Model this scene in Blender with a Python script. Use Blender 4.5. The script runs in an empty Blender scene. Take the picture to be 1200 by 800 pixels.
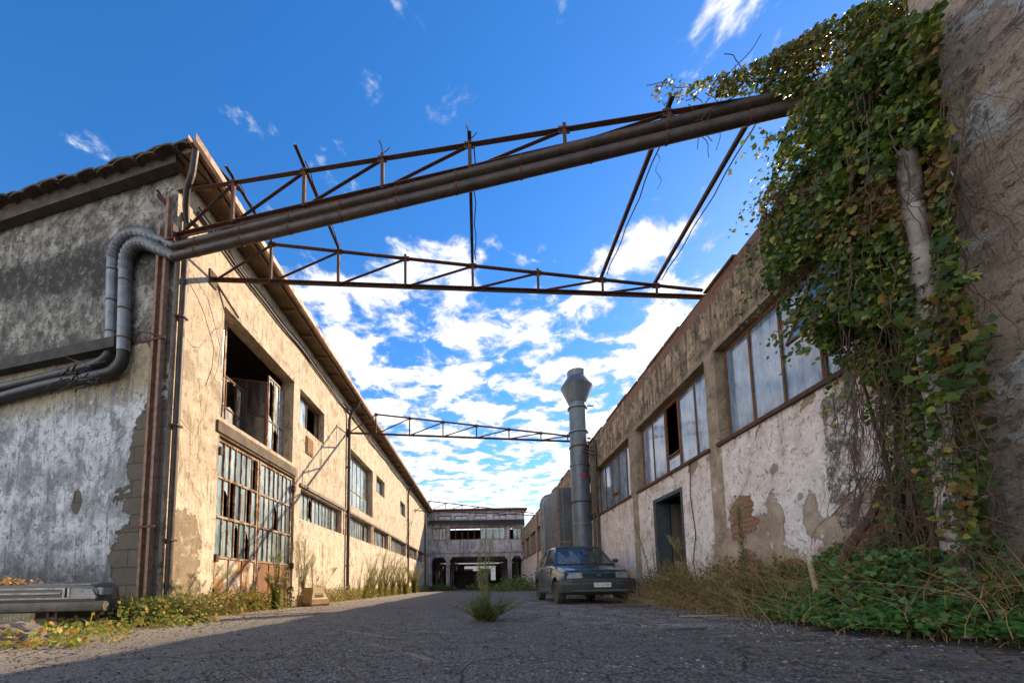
import bpy, bmesh, math, random
import numpy as np
from mathutils import Vector, Matrix, Euler
random.seed(7); RNG = np.random.default_rng(11)
SC = bpy.context.scene
COL = SC.collection
R = math.radians
# ------------------------------------------------------------------ camera
H = .45
FPX = 480.0
CAMM = Matrix.Rotation(R(90 + 5.34), 4, 'X') @ Matrix.Rotation(R(-1.0), 4, 'Z')
cd = bpy.data.cameras.new('camera'); cam = bpy.data.objects.new('camera', cd); COL.objects.link(cam)
cd.sensor_width = 36; cd.lens = 36 * FPX / 1200; cd.shift_x = 38 / 1200; cd.shift_y = .2
cd.clip_end = 3000; cd.clip_start = .05
cam.matrix_world = Matrix.Translation((0, 0, H)) @ CAMM
SC.camera = cam
M3 = CAMM.to_3x3()
def ray(x, y):                     # viewing direction through a point of the photograph
    return M3 @ Vector(((x - 562) / FPX, -(y - 640) / FPX, -1))
def on(x, y, n, d):                # the point where it meets the plane n.p = d
    n = Vector(n); r = ray(x, y); o = Vector((0, 0, H))
    return o + r * ((d - n.dot(o)) / n.dot(r))
def gnd(x, y): return on(x, y, (0, 0, 1), 0)
# ------------------------------------------------------------------ meshes
class MB:
    def __init__(s): s.v = []; s.f = []
    def add(s, vs, fs):
        b = len(s.v); s.v += [tuple(v) for v in vs]; s.f += [tuple(b + i for i in f) for f in fs]; return s
    def box(s, x0, y0, z0, x1, y1, z1, M=None):
        vs = [Vector((x, y, z)) for x in (x0, x1) for y in (y0, y1) for z in (z0, z1)]
        if M: vs = [M @ v for v in vs]
        return s.add(vs, [(0, 1, 3, 2), (4, 6, 7, 5), (0, 4, 5, 1), (2, 3, 7, 6), (0, 2, 6, 4), (1, 5, 7, 3)])
    def beam(s, p, q, w, h=None, up=(0, 0, 1)):
        p = Vector(p); q = Vector(q); h = h or w; d = (q - p).normalized(); u = Vector(up)
        if abs(d.dot(u)) > .98: u = Vector((0, 1, 0))
        a = d.cross(u).normalized() * w / 2; b = a.cross(d).normalized() * h / 2
        vs = [p + i * a + j * b for i, j in ((-1, -1), (1, -1), (1, 1), (-1, 1))] + [q + i * a + j * b for i, j in ((-1, -1), (1, -1), (1, 1), (-1, 1))]
        return s.add(vs, [(3, 2, 1, 0), (4, 5, 6, 7), (0, 1, 5, 4), (1, 2, 6, 5), (2, 3, 7, 6), (3, 0, 4, 7)])
    def angle(s, p, q, w=.05, t=.007, up=(0, 0, 1), flip=1):      # L section steel
        p = Vector(p); q = Vector(q); d = (q - p).normalized(); u = Vector(up)
        if abs(d.dot(u)) > .98: u = Vector((0, 1, 0))
        a = d.cross(u).normalized(); b = a.cross(d).normalized() * flip
        pts = [(0, 0), (w, 0), (w, t), (t, t), (t, w), (0, w)]
        vs = [c + a * (i - w / 2) + b * (j - w / 2) for c in (p, q) for i, j in pts]
        f = [(5, 4, 3, 2, 1, 0), (6, 7, 8, 9, 10, 11)] + [(i, (i + 1) % 6, 6 + (i + 1) % 6, 6 + i) for i in range(6)]
        return s.add(vs, f)
    def tube(s, pts, r, n=8, caps=True):
        pts = [Vector(p) for p in pts]; rs = r if isinstance(r, (list, tuple)) else [r] * len(pts)
        t0 = (pts[1] - pts[0]).normalized(); u = t0.orthogonal().normalized(); b = len(s.v)
        for i, p in enumerate(pts):
            t = (pts[min(i + 1, len(pts) - 1)] - pts[max(i - 1, 0)]).normalized()
            u = (u - t * u.dot(t)).normalized(); w = t.cross(u)
            for k in range(n):
                a = 2 * math.pi * k / n
                s.v.append(tuple(p + (u * math.cos(a) + w * math.sin(a)) * rs[i]))
        for i in range(len(pts) - 1):
            for k in range(n):
                k2 = (k + 1) % n
                s.f.append((b + i * n + k, b + i * n + k2, b + (i + 1) * n + k2, b + (i + 1) * n + k))
        if caps:
            s.f.append(tuple(b + k for k in reversed(range(n)))); s.f.append(tuple(b + (len(pts) - 1) * n + k for k in range(n)))
        return s
    def lathe(s, prof, c, n=24):
        b = len(s.v); c = Vector(c)
        for r, z in prof:
            for k in range(n):
                a = 2 * math.pi * k / n; s.v.append(tuple(c + Vector((r * math.cos(a), r * math.sin(a), z))))
        for i in range(len(prof) - 1):
            for k in range(n):
                k2 = (k + 1) % n; s.f.append((b + i * n + k, b + i * n + k2, b + (i + 1) * n + k2, b + (i + 1) * n + k))
        return s
    def quad(s, a, b, c, d): return s.add([a, b, c, d], [(0, 1, 2, 3)])
    def loft(s, rings, close=True):
        n = len(rings[0]); b = len(s.v)
        for r in rings: s.v += [tuple(p) for p in r]
        for i in range(len(rings) - 1):
            for k in range(n):
                k2 = (k + 1) % n; s.f.append((b + i * n + k, b + i * n + k2, b + (i + 1) * n + k2, b + (i + 1) * n + k))
        if close:
            s.f.append(tuple(b + k for k in reversed(range(n)))); s.f.append(tuple(b + (len(rings) - 1) * n + k for k in range(n)))
        return s
    def build(s, name, mat, parent=None, smooth=False, M=None, bevel=0, fixn=False):
        me = bpy.data.meshes.new(name); me.from_pydata(s.v, [], s.f); me.update()
        if fixn or bevel:
            bm = bmesh.new(); bm.from_mesh(me); bmesh.ops.recalc_face_normals(bm, faces=bm.faces)
            if bevel:
                es = [e for e in bm.edges if len(e.link_faces) == 2 and e.calc_face_angle(0) > .5]
                bmesh.ops.bevel(bm, geom=es, offset=bevel, segments=2, affect='EDGES', clamp_overlap=True)
            bm.to_mesh(me); bm.free()
        if smooth:
            me.polygons.foreach_set('use_smooth', [True] * len(me.polygons))
            try: me.set_sharp_from_angle(angle=R(40))
            except Exception: pass
        return link(name, me, mat, parent, M)
def islands(mb):
    par = list(range(len(mb.v)))
    def fd(a):
        while par[a] != a: par[a] = par[par[a]]; a = par[a]
        return a
    for f in mb.f:
        for i in f[1:]: par[fd(i)] = fd(f[0])
    out = {}
    for f in mb.f: out.setdefault(fd(f[0]), []).append(f)
    res = []
    for fs in out.values():
        m = MB(); mp = {}
        for f in fs:
            for i in f:
                if i not in mp: mp[i] = len(m.v); m.v.append(mb.v[i])
            m.f.append(tuple(mp[i] for i in f))
        res.append(m)
    return res
def pieces(mb, name, mat, parent=None, **k): return [m.build(name, mat, parent, **k) for m in islands(mb)]   # each loose piece an object of its own
def link(name, me, mat, parent=None, M=None):
    me.materials.append(mat)
    o = bpy.data.objects.new(name, me); COL.objects.link(o)
    if M is not None: o.matrix_basis = M
    if parent is not None: adopt(o, parent)
    return o
def adopt(o, parent):
    o.parent = parent; o.matrix_parent_inverse = world_of(parent).inverted()
def world_of(o):
    if o.parent is None: return o.matrix_basis.copy()
    return world_of(o.parent) @ o.matrix_parent_inverse @ o.matrix_basis
def tag(o, label=None, cat=None, group=None, kind=None):
    if label: o['label'] = label
    if cat: o['category'] = cat
    if group: o['group'] = group
    if kind: o['kind'] = kind
    return o
def thing(name, loc, label, cat, group=None):
    o = bpy.data.objects.new(name, None); COL.objects.link(o); o.location = loc; o.empty_display_size = .2
    o.matrix_basis = Matrix.Translation(loc)
    return tag(o, label, cat, group)
def dup(root, M, label=None, group=None):
    def cp(o, par):
        c = o.copy(); COL.objects.link(c)
        if par is not None: c.parent = par
        for ch in list(o.children): cp(ch, c)
        return c
    r = cp(root, None); r.matrix_basis = M
    if label: r['label'] = label
    if group: r['group'] = group
    return r
def place(x, y, z=0, rz=0, s=1):
    return Matrix.Translation((x, y, z)) @ Matrix.Rotation(rz, 4, 'Z') @ Matrix.Scale(s, 4)
def text_mesh(body, size, depth=.001):
    cu = bpy.data.curves.new('lettering', 'FONT'); cu.body = body; cu.size = size; cu.extrude = depth; cu.align_x = 'CENTER'; cu.align_y = 'CENTER'
    cu.resolution_u = 3
    o = bpy.data.objects.new('lettering', cu); COL.objects.link(o)
    dg = bpy.context.evaluated_depsgraph_get(); dg.update()
    me = bpy.data.meshes.new_from_object(o.evaluated_get(dg)); bpy.data.objects.remove(o); me.materials.clear(); return me
class Leaves:                       # many small leaf faces in one mesh
    BROAD = (np.array([(0, 0, 0), (-.42, .12, .06), (-.5, .45, .09), (-.24, .78, .04), (0, 1.0, -.08), (.24, .78, .04), (.5, .45, .09), (.42, .12, .06), (0, .5, -.02)]),
             [(0, 8, 1), (1, 8, 2), (2, 8, 3), (3, 8, 4), (4, 8, 5), (5, 8, 6), (6, 8, 7), (7, 8, 0)])
    LOBED = (np.array([(0, 0, 0), (-.3, -.06, .03), (-.55, .25, .05), (-.3, .42, .02), (-.35, .75, .03), (-.12, .68, 0), (0, 1.05, -.07), (.12, .68, 0), (.35, .75, .03), (.3, .42, .02), (.55, .25, .05), (.3, -.06, .03), (0, .35, -.03)]),
             [(12, i, (i + 1) % 12) for i in range(12)])
    NARROW = (np.array([(0, 0, 0), (-.075, .35, .02), (-.05, .75, .0), (0, 1, -.06), (.05, .75, .0), (.075, .35, .02), (0, .5, -.03)]),
              [(6, i, (i + 1) % 6) for i in range(6)])
    def __init__(s): s.V = []; s.F = []; s.n = 0
    def add(s, kind, P, D, U, S):    # positions, growth directions, normals, sizes
        tv, tf = kind
        P = np.asarray(P, float); D = np.asarray(D, float); U = np.asarray(U, float); S = np.asarray(S, float).reshape(-1, 1, 1)
        if len(P) == 0: return
        D = D / (np.linalg.norm(D, axis=1, keepdims=True) + 1e-9)
        X = np.cross(D, U); X /= (np.linalg.norm(X, axis=1, keepdims=True) + 1e-9); Z = np.cross(X, D)
        W = P[:, None, :] + S * (tv[None, :, 0:1] * X[:, None, :] + tv[None, :, 1:2] * D[:, None, :] + tv[None, :, 2:3] * Z[:, None, :])
        m = len(tv); idx = s.n + np.arange(len(P))[:, None, None] * m + np.array(tf)[None, :, :]
        s.V.append(W.reshape(-1, 3)); s.F.append(idx.reshape(-1, 3)); s.n += len(P) * m
    def build(s, name, mat, parent=None):
        V = np.concatenate(s.V); F = np.concatenate(s.F).astype(np.int32)
        me = bpy.data.meshes.new(name); me.vertices.add(len(V)); me.vertices.foreach_set('co', V.ravel())
        me.loops.add(F.size); me.loops.foreach_set('vertex_index', F.ravel())
        me.polygons.add(len(F)); me.polygons.foreach_set('loop_start', np.arange(len(F), dtype=np.int32) * 3)
        me.update(calc_edges=True)
        return link(name, me, mat, parent)
def rnd(n, a=-1, b=1): return RNG.uniform(a, b, (n, 3))
# ------------------------------------------------------------------ materials
class NT:
    def __init__(s, tree): s.t = tree; s.t.nodes.clear()
    def n(s, ty, **kw):
        nd = s.t.nodes.new(ty)
        for k, v in kw.items():
            if k.startswith('i_'):
                key = k[2:]; key = int(key) if key.isdigit() else key.replace('_', ' ')
                s.put(nd.inputs[key], v)
            else: setattr(nd, k, v)
        return nd
    def put(s, inp, v):
        if isinstance(v, bpy.types.NodeSocket): s.t.links.new(v, inp)
        elif isinstance(v, (tuple, list)) and inp.type == 'RGBA': inp.default_value = tuple(v) + ((1,) if len(v) == 3 else ())
        else: inp.default_value = v
    def m(s, op, a, b=0.0, c=0.0, clamp=False):
        nd = s.n('ShaderNodeMath', operation=op, use_clamp=clamp)
        for i, v in enumerate((a, b, c)): s.put(nd.inputs[i], v)
        return nd.outputs[0]
    def mix(s, f, a, b, mode='MIX'):
        nd = s.n('ShaderNodeMix', data_type='RGBA', blend_type=mode)
        s.put(nd.inputs[0], f); s.put(nd.inputs[6], a); s.put(nd.inputs[7], b); return nd.outputs[2]
    def noise(s, vec, scale, detail=5, rough=.6, dist=0.0):
        return s.n('ShaderNodeTexNoise', i_Vector=vec, i_Scale=scale, i_Detail=detail, i_Roughness=rough, i_Distortion=dist).outputs[0]
    def vor(s, vec, scale, feature='F1', out=0, rand=1.0):
        return s.n('ShaderNodeTexVoronoi', feature=feature, i_Vector=vec, i_Scale=scale, i_Randomness=rand).outputs[out]
    def mr(s, v, a, b, c=0.0, d=1.0, smooth=True):
        nd = s.n('ShaderNodeMapRange', interpolation_type='SMOOTHSTEP' if smooth else 'LINEAR', clamp=True) if smooth else s.n('ShaderNodeMapRange', clamp=True)
        for i, x in enumerate((v, a, b, c, d)): s.put(nd.inputs[i], x)
        return nd.outputs[0]
    def scl(s, vec, x, y, z, loc=(0, 0, 0)):
        return s.n('ShaderNodeMapping', i_Vector=vec, i_Scale=(x, y, z), i_Location=loc).outputs[0]
    def co(s, out='Object'): return s.n('ShaderNodeTexCoord').outputs[out]
    def xyz(s, v): nd = s.n('ShaderNodeSeparateXYZ', i_0=v); return nd.outputs[0], nd.outputs[1], nd.outputs[2]
    def bump(s, h, strength=.6, dist=.02, normal=None):
        nd = s.n('ShaderNodeBump', i_Height=h, i_Strength=strength, i_Distance=dist)
        if normal is not None: s.put(nd.inputs['Normal'], normal)
        return nd.outputs[0]
    def principled(s, **kw):
        p = s.n('ShaderNodeBsdfPrincipled'); o = s.n('ShaderNodeOutputMaterial')
        for k, v in kw.items(): s.put(p.inputs[k.replace('_', ' ')], v)
        s.t.links.new(p.outputs[0], o.inputs[0]); return p
    def crisp(s, col, P, scale, th, c, amt, wid=.025, rough=.75, dist=.3):
        k = s.mr(s.noise(P, scale, 11, rough, dist), th, th + wid); return s.mix(s.m('MULTIPLY', k, amt), col, c)
    def patch(s, u, z, nz, items):   # blotches with their own place and size, ragged edges
        tot = None
        for (cu, cz, ru, rz) in items:
            a = s.m('DIVIDE', s.m('SUBTRACT', u, cu), ru); b = s.m('DIVIDE', s.m('SUBTRACT', z, cz), rz)
            d = s.m('ADD', s.m('MULTIPLY', a, a), s.m('MULTIPLY', b, b))
            k = s.m('ADD', d, s.m('MULTIPLY', s.m('SUBTRACT', nz, .5), 5.0))
            k = s.mr(k, 1.06, .94)
            tot = k if tot is None else s.m('MAXIMUM', tot, k)
        return tot
MATS = {}
def newmat(name):
    m = bpy.data.materials.new(name); m.use_nodes = True; MATS[name] = m; return m, NT(m.node_tree)
def simple(name, c1, c2=None, scale=8, rough=.7, metallic=0, bump=.3, rust=None, rust_amt=.5, dist=.01, stretch=(1, 1, 1)):
    m, t = newmat(name); P = t.co(); Q = t.scl(P, *stretch)
    c2 = c2 or tuple(x * .7 for x in c1)
    nz = t.noise(Q, scale, 6, .65); fine = t.noise(P, scale * 9, 4, .6)
    col = t.mix(t.mr(nz, .3, .7), c1, c2)
    if rust:
        k = t.mr(t.noise(Q, scale * .6, 8, .7, .4), 1 - rust_amt - .06, 1 - rust_amt + .06)
        rc = t.mix(t.noise(P, scale * 4, 4), rust, tuple(x * .45 for x in rust)); col = t.mix(k, col, rc)
        if metallic: metallic = t.m('MULTIPLY', t.m('SUBTRACT', 1.0, k), metallic)
        rough = t.m('ADD', rough, t.m('MULTIPLY', k, .25), clamp=True)
    col = t.mix(t.mr(fine, .35, .75, 0, .35), col, tuple(x * .5 for x in c2))
    t.principled(Base_Color=col, Roughness=rough, Metallic=metallic, Normal=t.bump(t.m('ADD', nz, t.m('MULTIPLY', fine, .4)), bump, dist))
    return m

def mat_long_wall():
    m, t = newmat('ochre plaster'); P = t.co(); u, d, z = t.xyz(P)
    big = t.noise(P, .55, 6, .6); mid = t.noise(P, 2.6, 8, .7, .3); fine = t.noise(P, 22, 6, .7); vfine = t.noise(P, 90, 3, .6)
    S = t.scl(P, 5, 5, .45); streak = t.noise(S, 1.3, 7, .65); S2 = t.scl(P, 14, 14, .8); streak2 = t.noise(S2, 1.2, 5, .6)
    up = t.mix(t.mr(mid, .3, .7), (.66, .53, .37), (.44, .34, .22))
    up = t.mix(t.mr(big, .42, .62, 0, .6), up, (.50, .385, .27))
    lo = t.mix(t.mr(mid, .3, .68), (.74, .62, .46), (.54, .43, .30))
    edge = t.m('ADD', z, t.m('MULTIPLY', t.m('SUBTRACT', t.noise(P, 1.1, 4), .5), .5))
    lower = t.mr(edge, 2.45, 2.2)
    col = t.mix(lower, up, lo)
    # soot and algae running down
    k = t.m('MULTIPLY', t.mr(streak, .52, .72), t.mr(z, 2.3, 1.0, .9, .15)); k = t.m('MULTIPLY', k, t.mr(z, 2.5, 2.3))
    col = t.mix(t.m('MULTIPLY', k, .75), col, (.16, .13, .09))
    k2 = t.m('MULTIPLY', t.mr(streak2, .5, .75), t.mr(z, 5.2, 7.0, .25, .8)); col = t.mix(t.m('MULTIPLY', k2, .5), col, (.2, .14, .08))
    col = t.mix(t.m('MULTIPLY', t.mr(streak, .55, .72), .5), col, (.30, .22, .13))
    base = t.m('ADD', z, t.m('MULTIPLY', mid, .8)); col = t.mix(t.mr(base, .95, .35, 0, .75), col, (.22, .18, .10))
    # lost render near the corner and beside the door
    pk = t.patch(u, z, t.noise(P, 1.6, 11, .68, .2), [(6.62, .95, .42, .85), (10.75, 1.3, .12, .5), (9.2, .1, .5, .2), (12.2, .25, .7, .25)])
    col = t.mix(pk, col, t.mix(mid, (.36, .27, .16), (.22, .16, .10)))
    pits = t.mr(t.m('ADD', t.vor(P, 5.5), t.m('MULTIPLY', fine, .12)), .17, .13); pits = t.m('MULTIPLY', pits, t.mr(mid, .5, .6))
    col = t.mix(t.m('MULTIPLY', pits, .8), col, (.14, .10, .06))
    W = t.scl(P, 1, 1, .55); wv = t.n('ShaderNodeMix', data_type='VECTOR', i_0=.16); t.put(wv.inputs[4], W); t.put(wv.inputs[5], t.n('ShaderNodeTexNoise', i_Vector=P, i_Scale=2.2).outputs[1])
    crack = t.vor(wv.outputs[1], 1.0, 'DISTANCE_TO_EDGE'); cm = t.m('MULTIPLY', t.mr(crack, .006, .001), t.mr(t.noise(P, .7, 3), .47, .56))
    col = t.mix(t.m('MULTIPLY', cm, .5), col, (.10, .07, .04))
    fl = t.mr(t.noise(P, 7.5, 6, .7, .6), .56, .60); col = t.mix(t.m('MULTIPLY', fl, .28), col, (.68, .58, .44))
    col = t.crisp(col, t.scl(P, 1, 1, .16), 7, .54, (.15, .11, .065), .6, .06); col = t.crisp(col, t.scl(P, 1, 1, .1), 16, .57, (.12, .085, .05), .5, .05)
    col = t.crisp(col, P, 1.3, .54, (.24, .17, .10), .5, .05); col = t.crisp(col, P, 5.0, .56, (.20, .14, .08), .5, .03); col = t.crisp(col, t.scl(P, 1, 1, .3), 6.0, .57, (.17, .12, .07), .45, .04)
    col = t.crisp(col, P, 14.0, .575, (.13, .09, .05), .55, .03); col = t.crisp(col, P, 2.1, .56, (.70, .60, .47), .4, .03)
    h = t.m('ADD', t.m('MULTIPLY', mid, .8), t.m('MULTIPLY', fine, .35)); h = t.m('ADD', h, t.m('MULTIPLY', vfine, .1)); h = t.m('SUBTRACT', h, t.m('MULTIPLY', pk, .5))
    h = t.m('SUBTRACT', h, t.m('MULTIPLY', cm, .6)); h = t.m('SUBTRACT', h, t.m('MULTIPLY', pits, .5))
    t.principled(Base_Color=col, Roughness=.92, Normal=t.bump(h, .75, .035)); return m
def mat_gable():
    m, t = newmat('weathered gable render'); P = t.co(); u, d, z = t.xyz(P)
    big = t.noise(P, .8, 6, .65, .3); mid = t.noise(P, 3.2, 9, .75, .4); fine = t.noise(P, 24, 6, .75)
    up = t.mix(t.mr(mid, .36, .62), (.08, .075, .065), (.33, .31, .26))
    zz = t.m('ADD', t.m('ADD', z, t.m('MULTIPLY', t.m('SUBTRACT', mid, .5), .9)), t.m('MULTIPLY', t.m('SUBTRACT', big, .5), 1.5)); zz = t.m('SUBTRACT', zz, t.m('MULTIPLY', u, .05))
    band = t.m('MULTIPLY', t.mr(zz, 5.2, 5.6), t.mr(zz, 6.55, 6.1))
    up = t.mix(t.mr(t.noise(P, 1.6, 7, .7, .8), .52, .62, 0, .55), up, (.06, .055, .05))
    up = t.mix(t.mr(zz, 4.9, 4.4, 0, .75), up, (.055, .052, .05))
    lo = t.mix(t.mr(t.noise(P, 1.5, 8, .7, .3), .4, .62), (.60, .62, .635), (.28, .295, .305))
    S = t.scl(P, 6, 6, .4); st = t.noise(S, 1.4, 6, .65)
    lo = t.mix(t.mr(st, .52, .7, 0, .7), lo, (.17, .175, .18))
    pits = t.mr(t.m('ADD', t.vor(P, 8), t.m('MULTIPLY', fine, .2)), .24, .17); pits = t.m('MULTIPLY', pits, t.mr(mid, .48, .58))
    lo = t.mix(t.m('MULTIPLY', pits, .85), lo, (.06, .055, .05))
    ol = t.m('ADD', z, t.m('MULTIPLY', mid, .5)); lo = t.mix(t.mr(ol, 3.5, 4.1, 0, .9), lo, (.36, .29, .15))
    lo = t.crisp(lo, t.scl(P, 1, 1, .12), 8, .55, (.12, .125, .13), .7, .05); lo = t.crisp(lo, P, 1.2, .52, (.17, .18, .19), .7, .05); lo = t.crisp(lo, P, 4.5, .54, (.14, .14, .14), .65, .03); lo = t.crisp(lo, P, 11, .57, (.05, .048, .045), .8, .02); lo = t.crisp(lo, t.scl(P, 1, 1, .3), 5, .56, (.13, .13, .13), .6, .03); lo = t.crisp(lo, P, 2.6, .58, (.66, .68, .70), .6, .02)
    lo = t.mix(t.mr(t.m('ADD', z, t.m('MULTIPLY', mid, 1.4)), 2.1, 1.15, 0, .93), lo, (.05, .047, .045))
    up = t.crisp(up, t.scl(P, 1, 1, .15), 7, .53, (.035, .033, .03), .4, .06); up = t.crisp(up, P, 2.4, .54, (.50, .48, .42), .5, .03); up = t.mix(t.m('MULTIPLY', band, t.mr(t.noise(P, 5, 10, .75, .4), .46, .64, .98, .4)), up, (.026, .024, .022)); up = t.crisp(up, P, 6.5, .54, (.04, .038, .034), .75, .03); up = t.crisp(up, P, 13, .57, (.03, .028, .025), .7, .02)
    col = t.mix(t.mr(z, 4.42, 4.38), up, lo)
    nz = t.noise(P, 1.7, 10, .66, .2)
    blk = t.patch(u, z, nz, [(.22, 1.2, .62, 2.3), (.15, 4.6, .3, .7), (1.75, 1.9, .1, .2)])
    br = t.n('ShaderNodeTexBrick', i_Vector=t.scl(P, 1, 1, 1), i_Scale=1.0, i_Color1=(.145, .115, .08), i_Color2=(.10, .08, .058), i_Mortar=(.05, .04, .03))
    br.inputs['Mortar Size'].default_value = .012; br.inputs['Brick Width'].default_value = .6; br.inputs['Row Height'].default_value = .27
    sw = t.n('ShaderNodeCombineXYZ', i_0=u, i_1=z); t.put(br.inputs['Vector'], sw.outputs[0])
    col = t.mix(blk, col, t.mix(t.mr(mid, .3, .7, .1, .6), br.outputs[0], (.06, .05, .04)))
    h = t.m('ADD', t.m('MULTIPLY', mid, .9), t.m('MULTIPLY', fine, .4)); h = t.m('SUBTRACT', h, t.m('MULTIPLY', blk, .8)); h = t.m('SUBTRACT', h, t.m('MULTIPLY', pits, .4))
    t.principled(Base_Color=col, Roughness=.93, Normal=t.bump(h, .9, .04)); return m
def mat_right():
    m, t = newmat('peeling white plaster'); P = t.co(); u, d, z = t.xyz(P)
    big = t.noise(P, .7, 5, .6); mid = t.noise(P, 3, 9, .72, .4); fine = t.noise(P, 26, 6, .7)
    sw = t.n('ShaderNodeCombineXYZ', i_0=u, i_1=z).outputs[0]
    lo = t.mix(t.mr(mid, .3, .66), (.82, .74, .68), (.60, .51, .45))
    lo = t.mix(t.mr(z, 2.0, 1.0, 0, .35), lo, (.60, .58, .60))
    mottle = t.vor(P, 11, 'DISTANCE_TO_EDGE'); near = t.mr(u, 6.6, 5.6)
    lo = t.mix(t.m('MULTIPLY', t.m('MULTIPLY', t.mr(t.m('ADD', mottle, t.m('MULTIPLY', fine, .08)), .075, .045), near), .22), lo, (.30, .22, .16))
    S = t.scl(P, 7, 7, .5); st = t.noise(S, 1.2, 6, .65)
    lo = t.mix(t.m('MULTIPLY', t.mr(st, .5, .7), t.mr(z, 1.6, 2.6, .1, .7)), lo, (.34, .25, .17))
    lo = t.crisp(lo, P, 1.5, .55, (.40, .31, .23), .55, .04); lo = t.crisp(lo, P, 5.5, .56, (.27, .20, .14), .6, .025); lo = t.crisp(lo, P, 13, .575, (.16, .12, .085), .7, .02); lo = t.crisp(lo, t.scl(P, 1, 1, .25), 6, .58, (.28, .21, .15), .6, .03)
    peel_n = t.noise(P, 2.4, 7, .68, .5)
    zt = t.mr(z, 2.1, 2.62, 0, .12); zb = t.mr(z, 1.0, .1, 0, .2); peel = t.mr(t.m('ADD', t.m('ADD', peel_n, zt), zb), .655, .675)
    mort = t.mix(mid, (.40, .29, .18), (.22, .16, .11))
    lo = t.mix(peel, lo, mort)
    nz = t.noise(P, 2.6, 11, .72, .3)
    pt = t.patch(u, z, nz, [(6.0, .75, .75, .75), (5.35, 1.15, .16, .5), (4.75, 1.15, .13, .3), (5.5, .45, .6, .5), (5.3, 1.9, .07, .08), (3.9, .6, .8, .75), (4.9, 1.45, .05, .05)])
    lo = t.mix(pt, lo, t.mix(t.mr(mid, .35, .65), (.42, .33, .24), (.25, .19, .14)))
    br = t.n('ShaderNodeTexBrick', i_Scale=1.0, i_Color1=(.33, .13, .075), i_Color2=(.22, .085, .05), i_Mortar=(.26, .2, .14)); t.put(br.inputs['Vector'], sw)
    br.inputs['Mortar Size'].default_value = .01; br.inputs['Brick Width'].default_value = .25; br.inputs['Row Height'].default_value = .07
    bp = t.patch(u, z, nz, [(6.05, 1.36, .34, .3), (5.95, .62, .3, .22), (5.1, .35, .5, .3), (3.75, .7, .5, .45), (4.3, .3, .3, .2)])
    lo = t.mix(bp, lo, t.mix(t.mr(fine, .4, .7, 0, .5), br.outputs[0], (.2, .1, .07)))
    dk = t.patch(u, z, t.noise(P, 1.8, 6, .7), [(4.28, 1.9, .22, 1.1)]); dk = t.m('MULTIPLY', dk, t.mr(t.noise(P, 3.5, 10, .75, .4), .44, .52, .12, 1)); lo = t.mix(t.m('MULTIPLY', dk, t.mr(fine, .3, .6, .5, .95)), lo, (.06, .045, .035))
    up = t.mix(t.mr(t.noise(P, 2.2, 8, .75, .3), .34, .64), (.50, .36, .22), (.17, .12, .07))
    S2 = t.scl(P, 9, 9, .9); st2 = t.noise(S2, 1.2, 6, .7); up = t.mix(t.mr(st2, .45, .62, 0, .85), up, (.045, .035, .025))
    up = t.crisp(up, P, 5, .54, (.05, .038, .026), .8, .03); up = t.crisp(up, P, 1.6, .57, (.52, .44, .34), .55, .02)
    tb = t.mr(t.m('ADD', z, t.m('MULTIPLY', t.m('SUBTRACT', mid, .5), .5)), 5.02, 5.08); up = t.mix(t.m('MULTIPLY', tb, t.mr(big, .42, .52)), up, t.mix(.5, br.outputs[0], (.13, .07, .045)))
    pil = None
    for c in (6.57, 10.05, 13.7, 17.3, 20.9):
        k = t.mr(t.m('ABSOLUTE', t.m('SUBTRACT', u, c)), .19, .17); pil = k if pil is None else t.m('MAXIMUM', pil, k)
    ua = t.mix(t.mr(mid, .35, .65), (.38, .29, .19), (.20, .15, .10))
    lo = t.mix(t.m('MULTIPLY', pil, t.mr(mid, .25, .45, .25, .95)), lo, ua)
    winz = t.m('MULTIPLY', t.mr(z, 2.6, 2.66), t.mr(z, 4.35, 4.2)); up = t.mix(winz, up, ua)
    col = t.mix(t.mr(z, 2.6, 2.64), lo, up)
    h = t.m('ADD', t.m('MULTIPLY', mid, .7), t.m('MULTIPLY', fine, .35))
    for k_, a_ in ((peel, .45), (pt, .5), (bp, .6)): h = t.m('SUBTRACT', h, t.m('MULTIPLY', k_, a_))
    h = t.m('SUBTRACT', h, t.m('MULTIPLY', t.m('MULTIPLY', br.outputs[1], bp), .3)); h = t.m('ADD', h, t.m('MULTIPLY', t.m('MULTIPLY', mottle, near), .5))
    t.principled(Base_Color=col, Roughness=.9, Normal=t.bump(h, .85, .04)); return m
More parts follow.
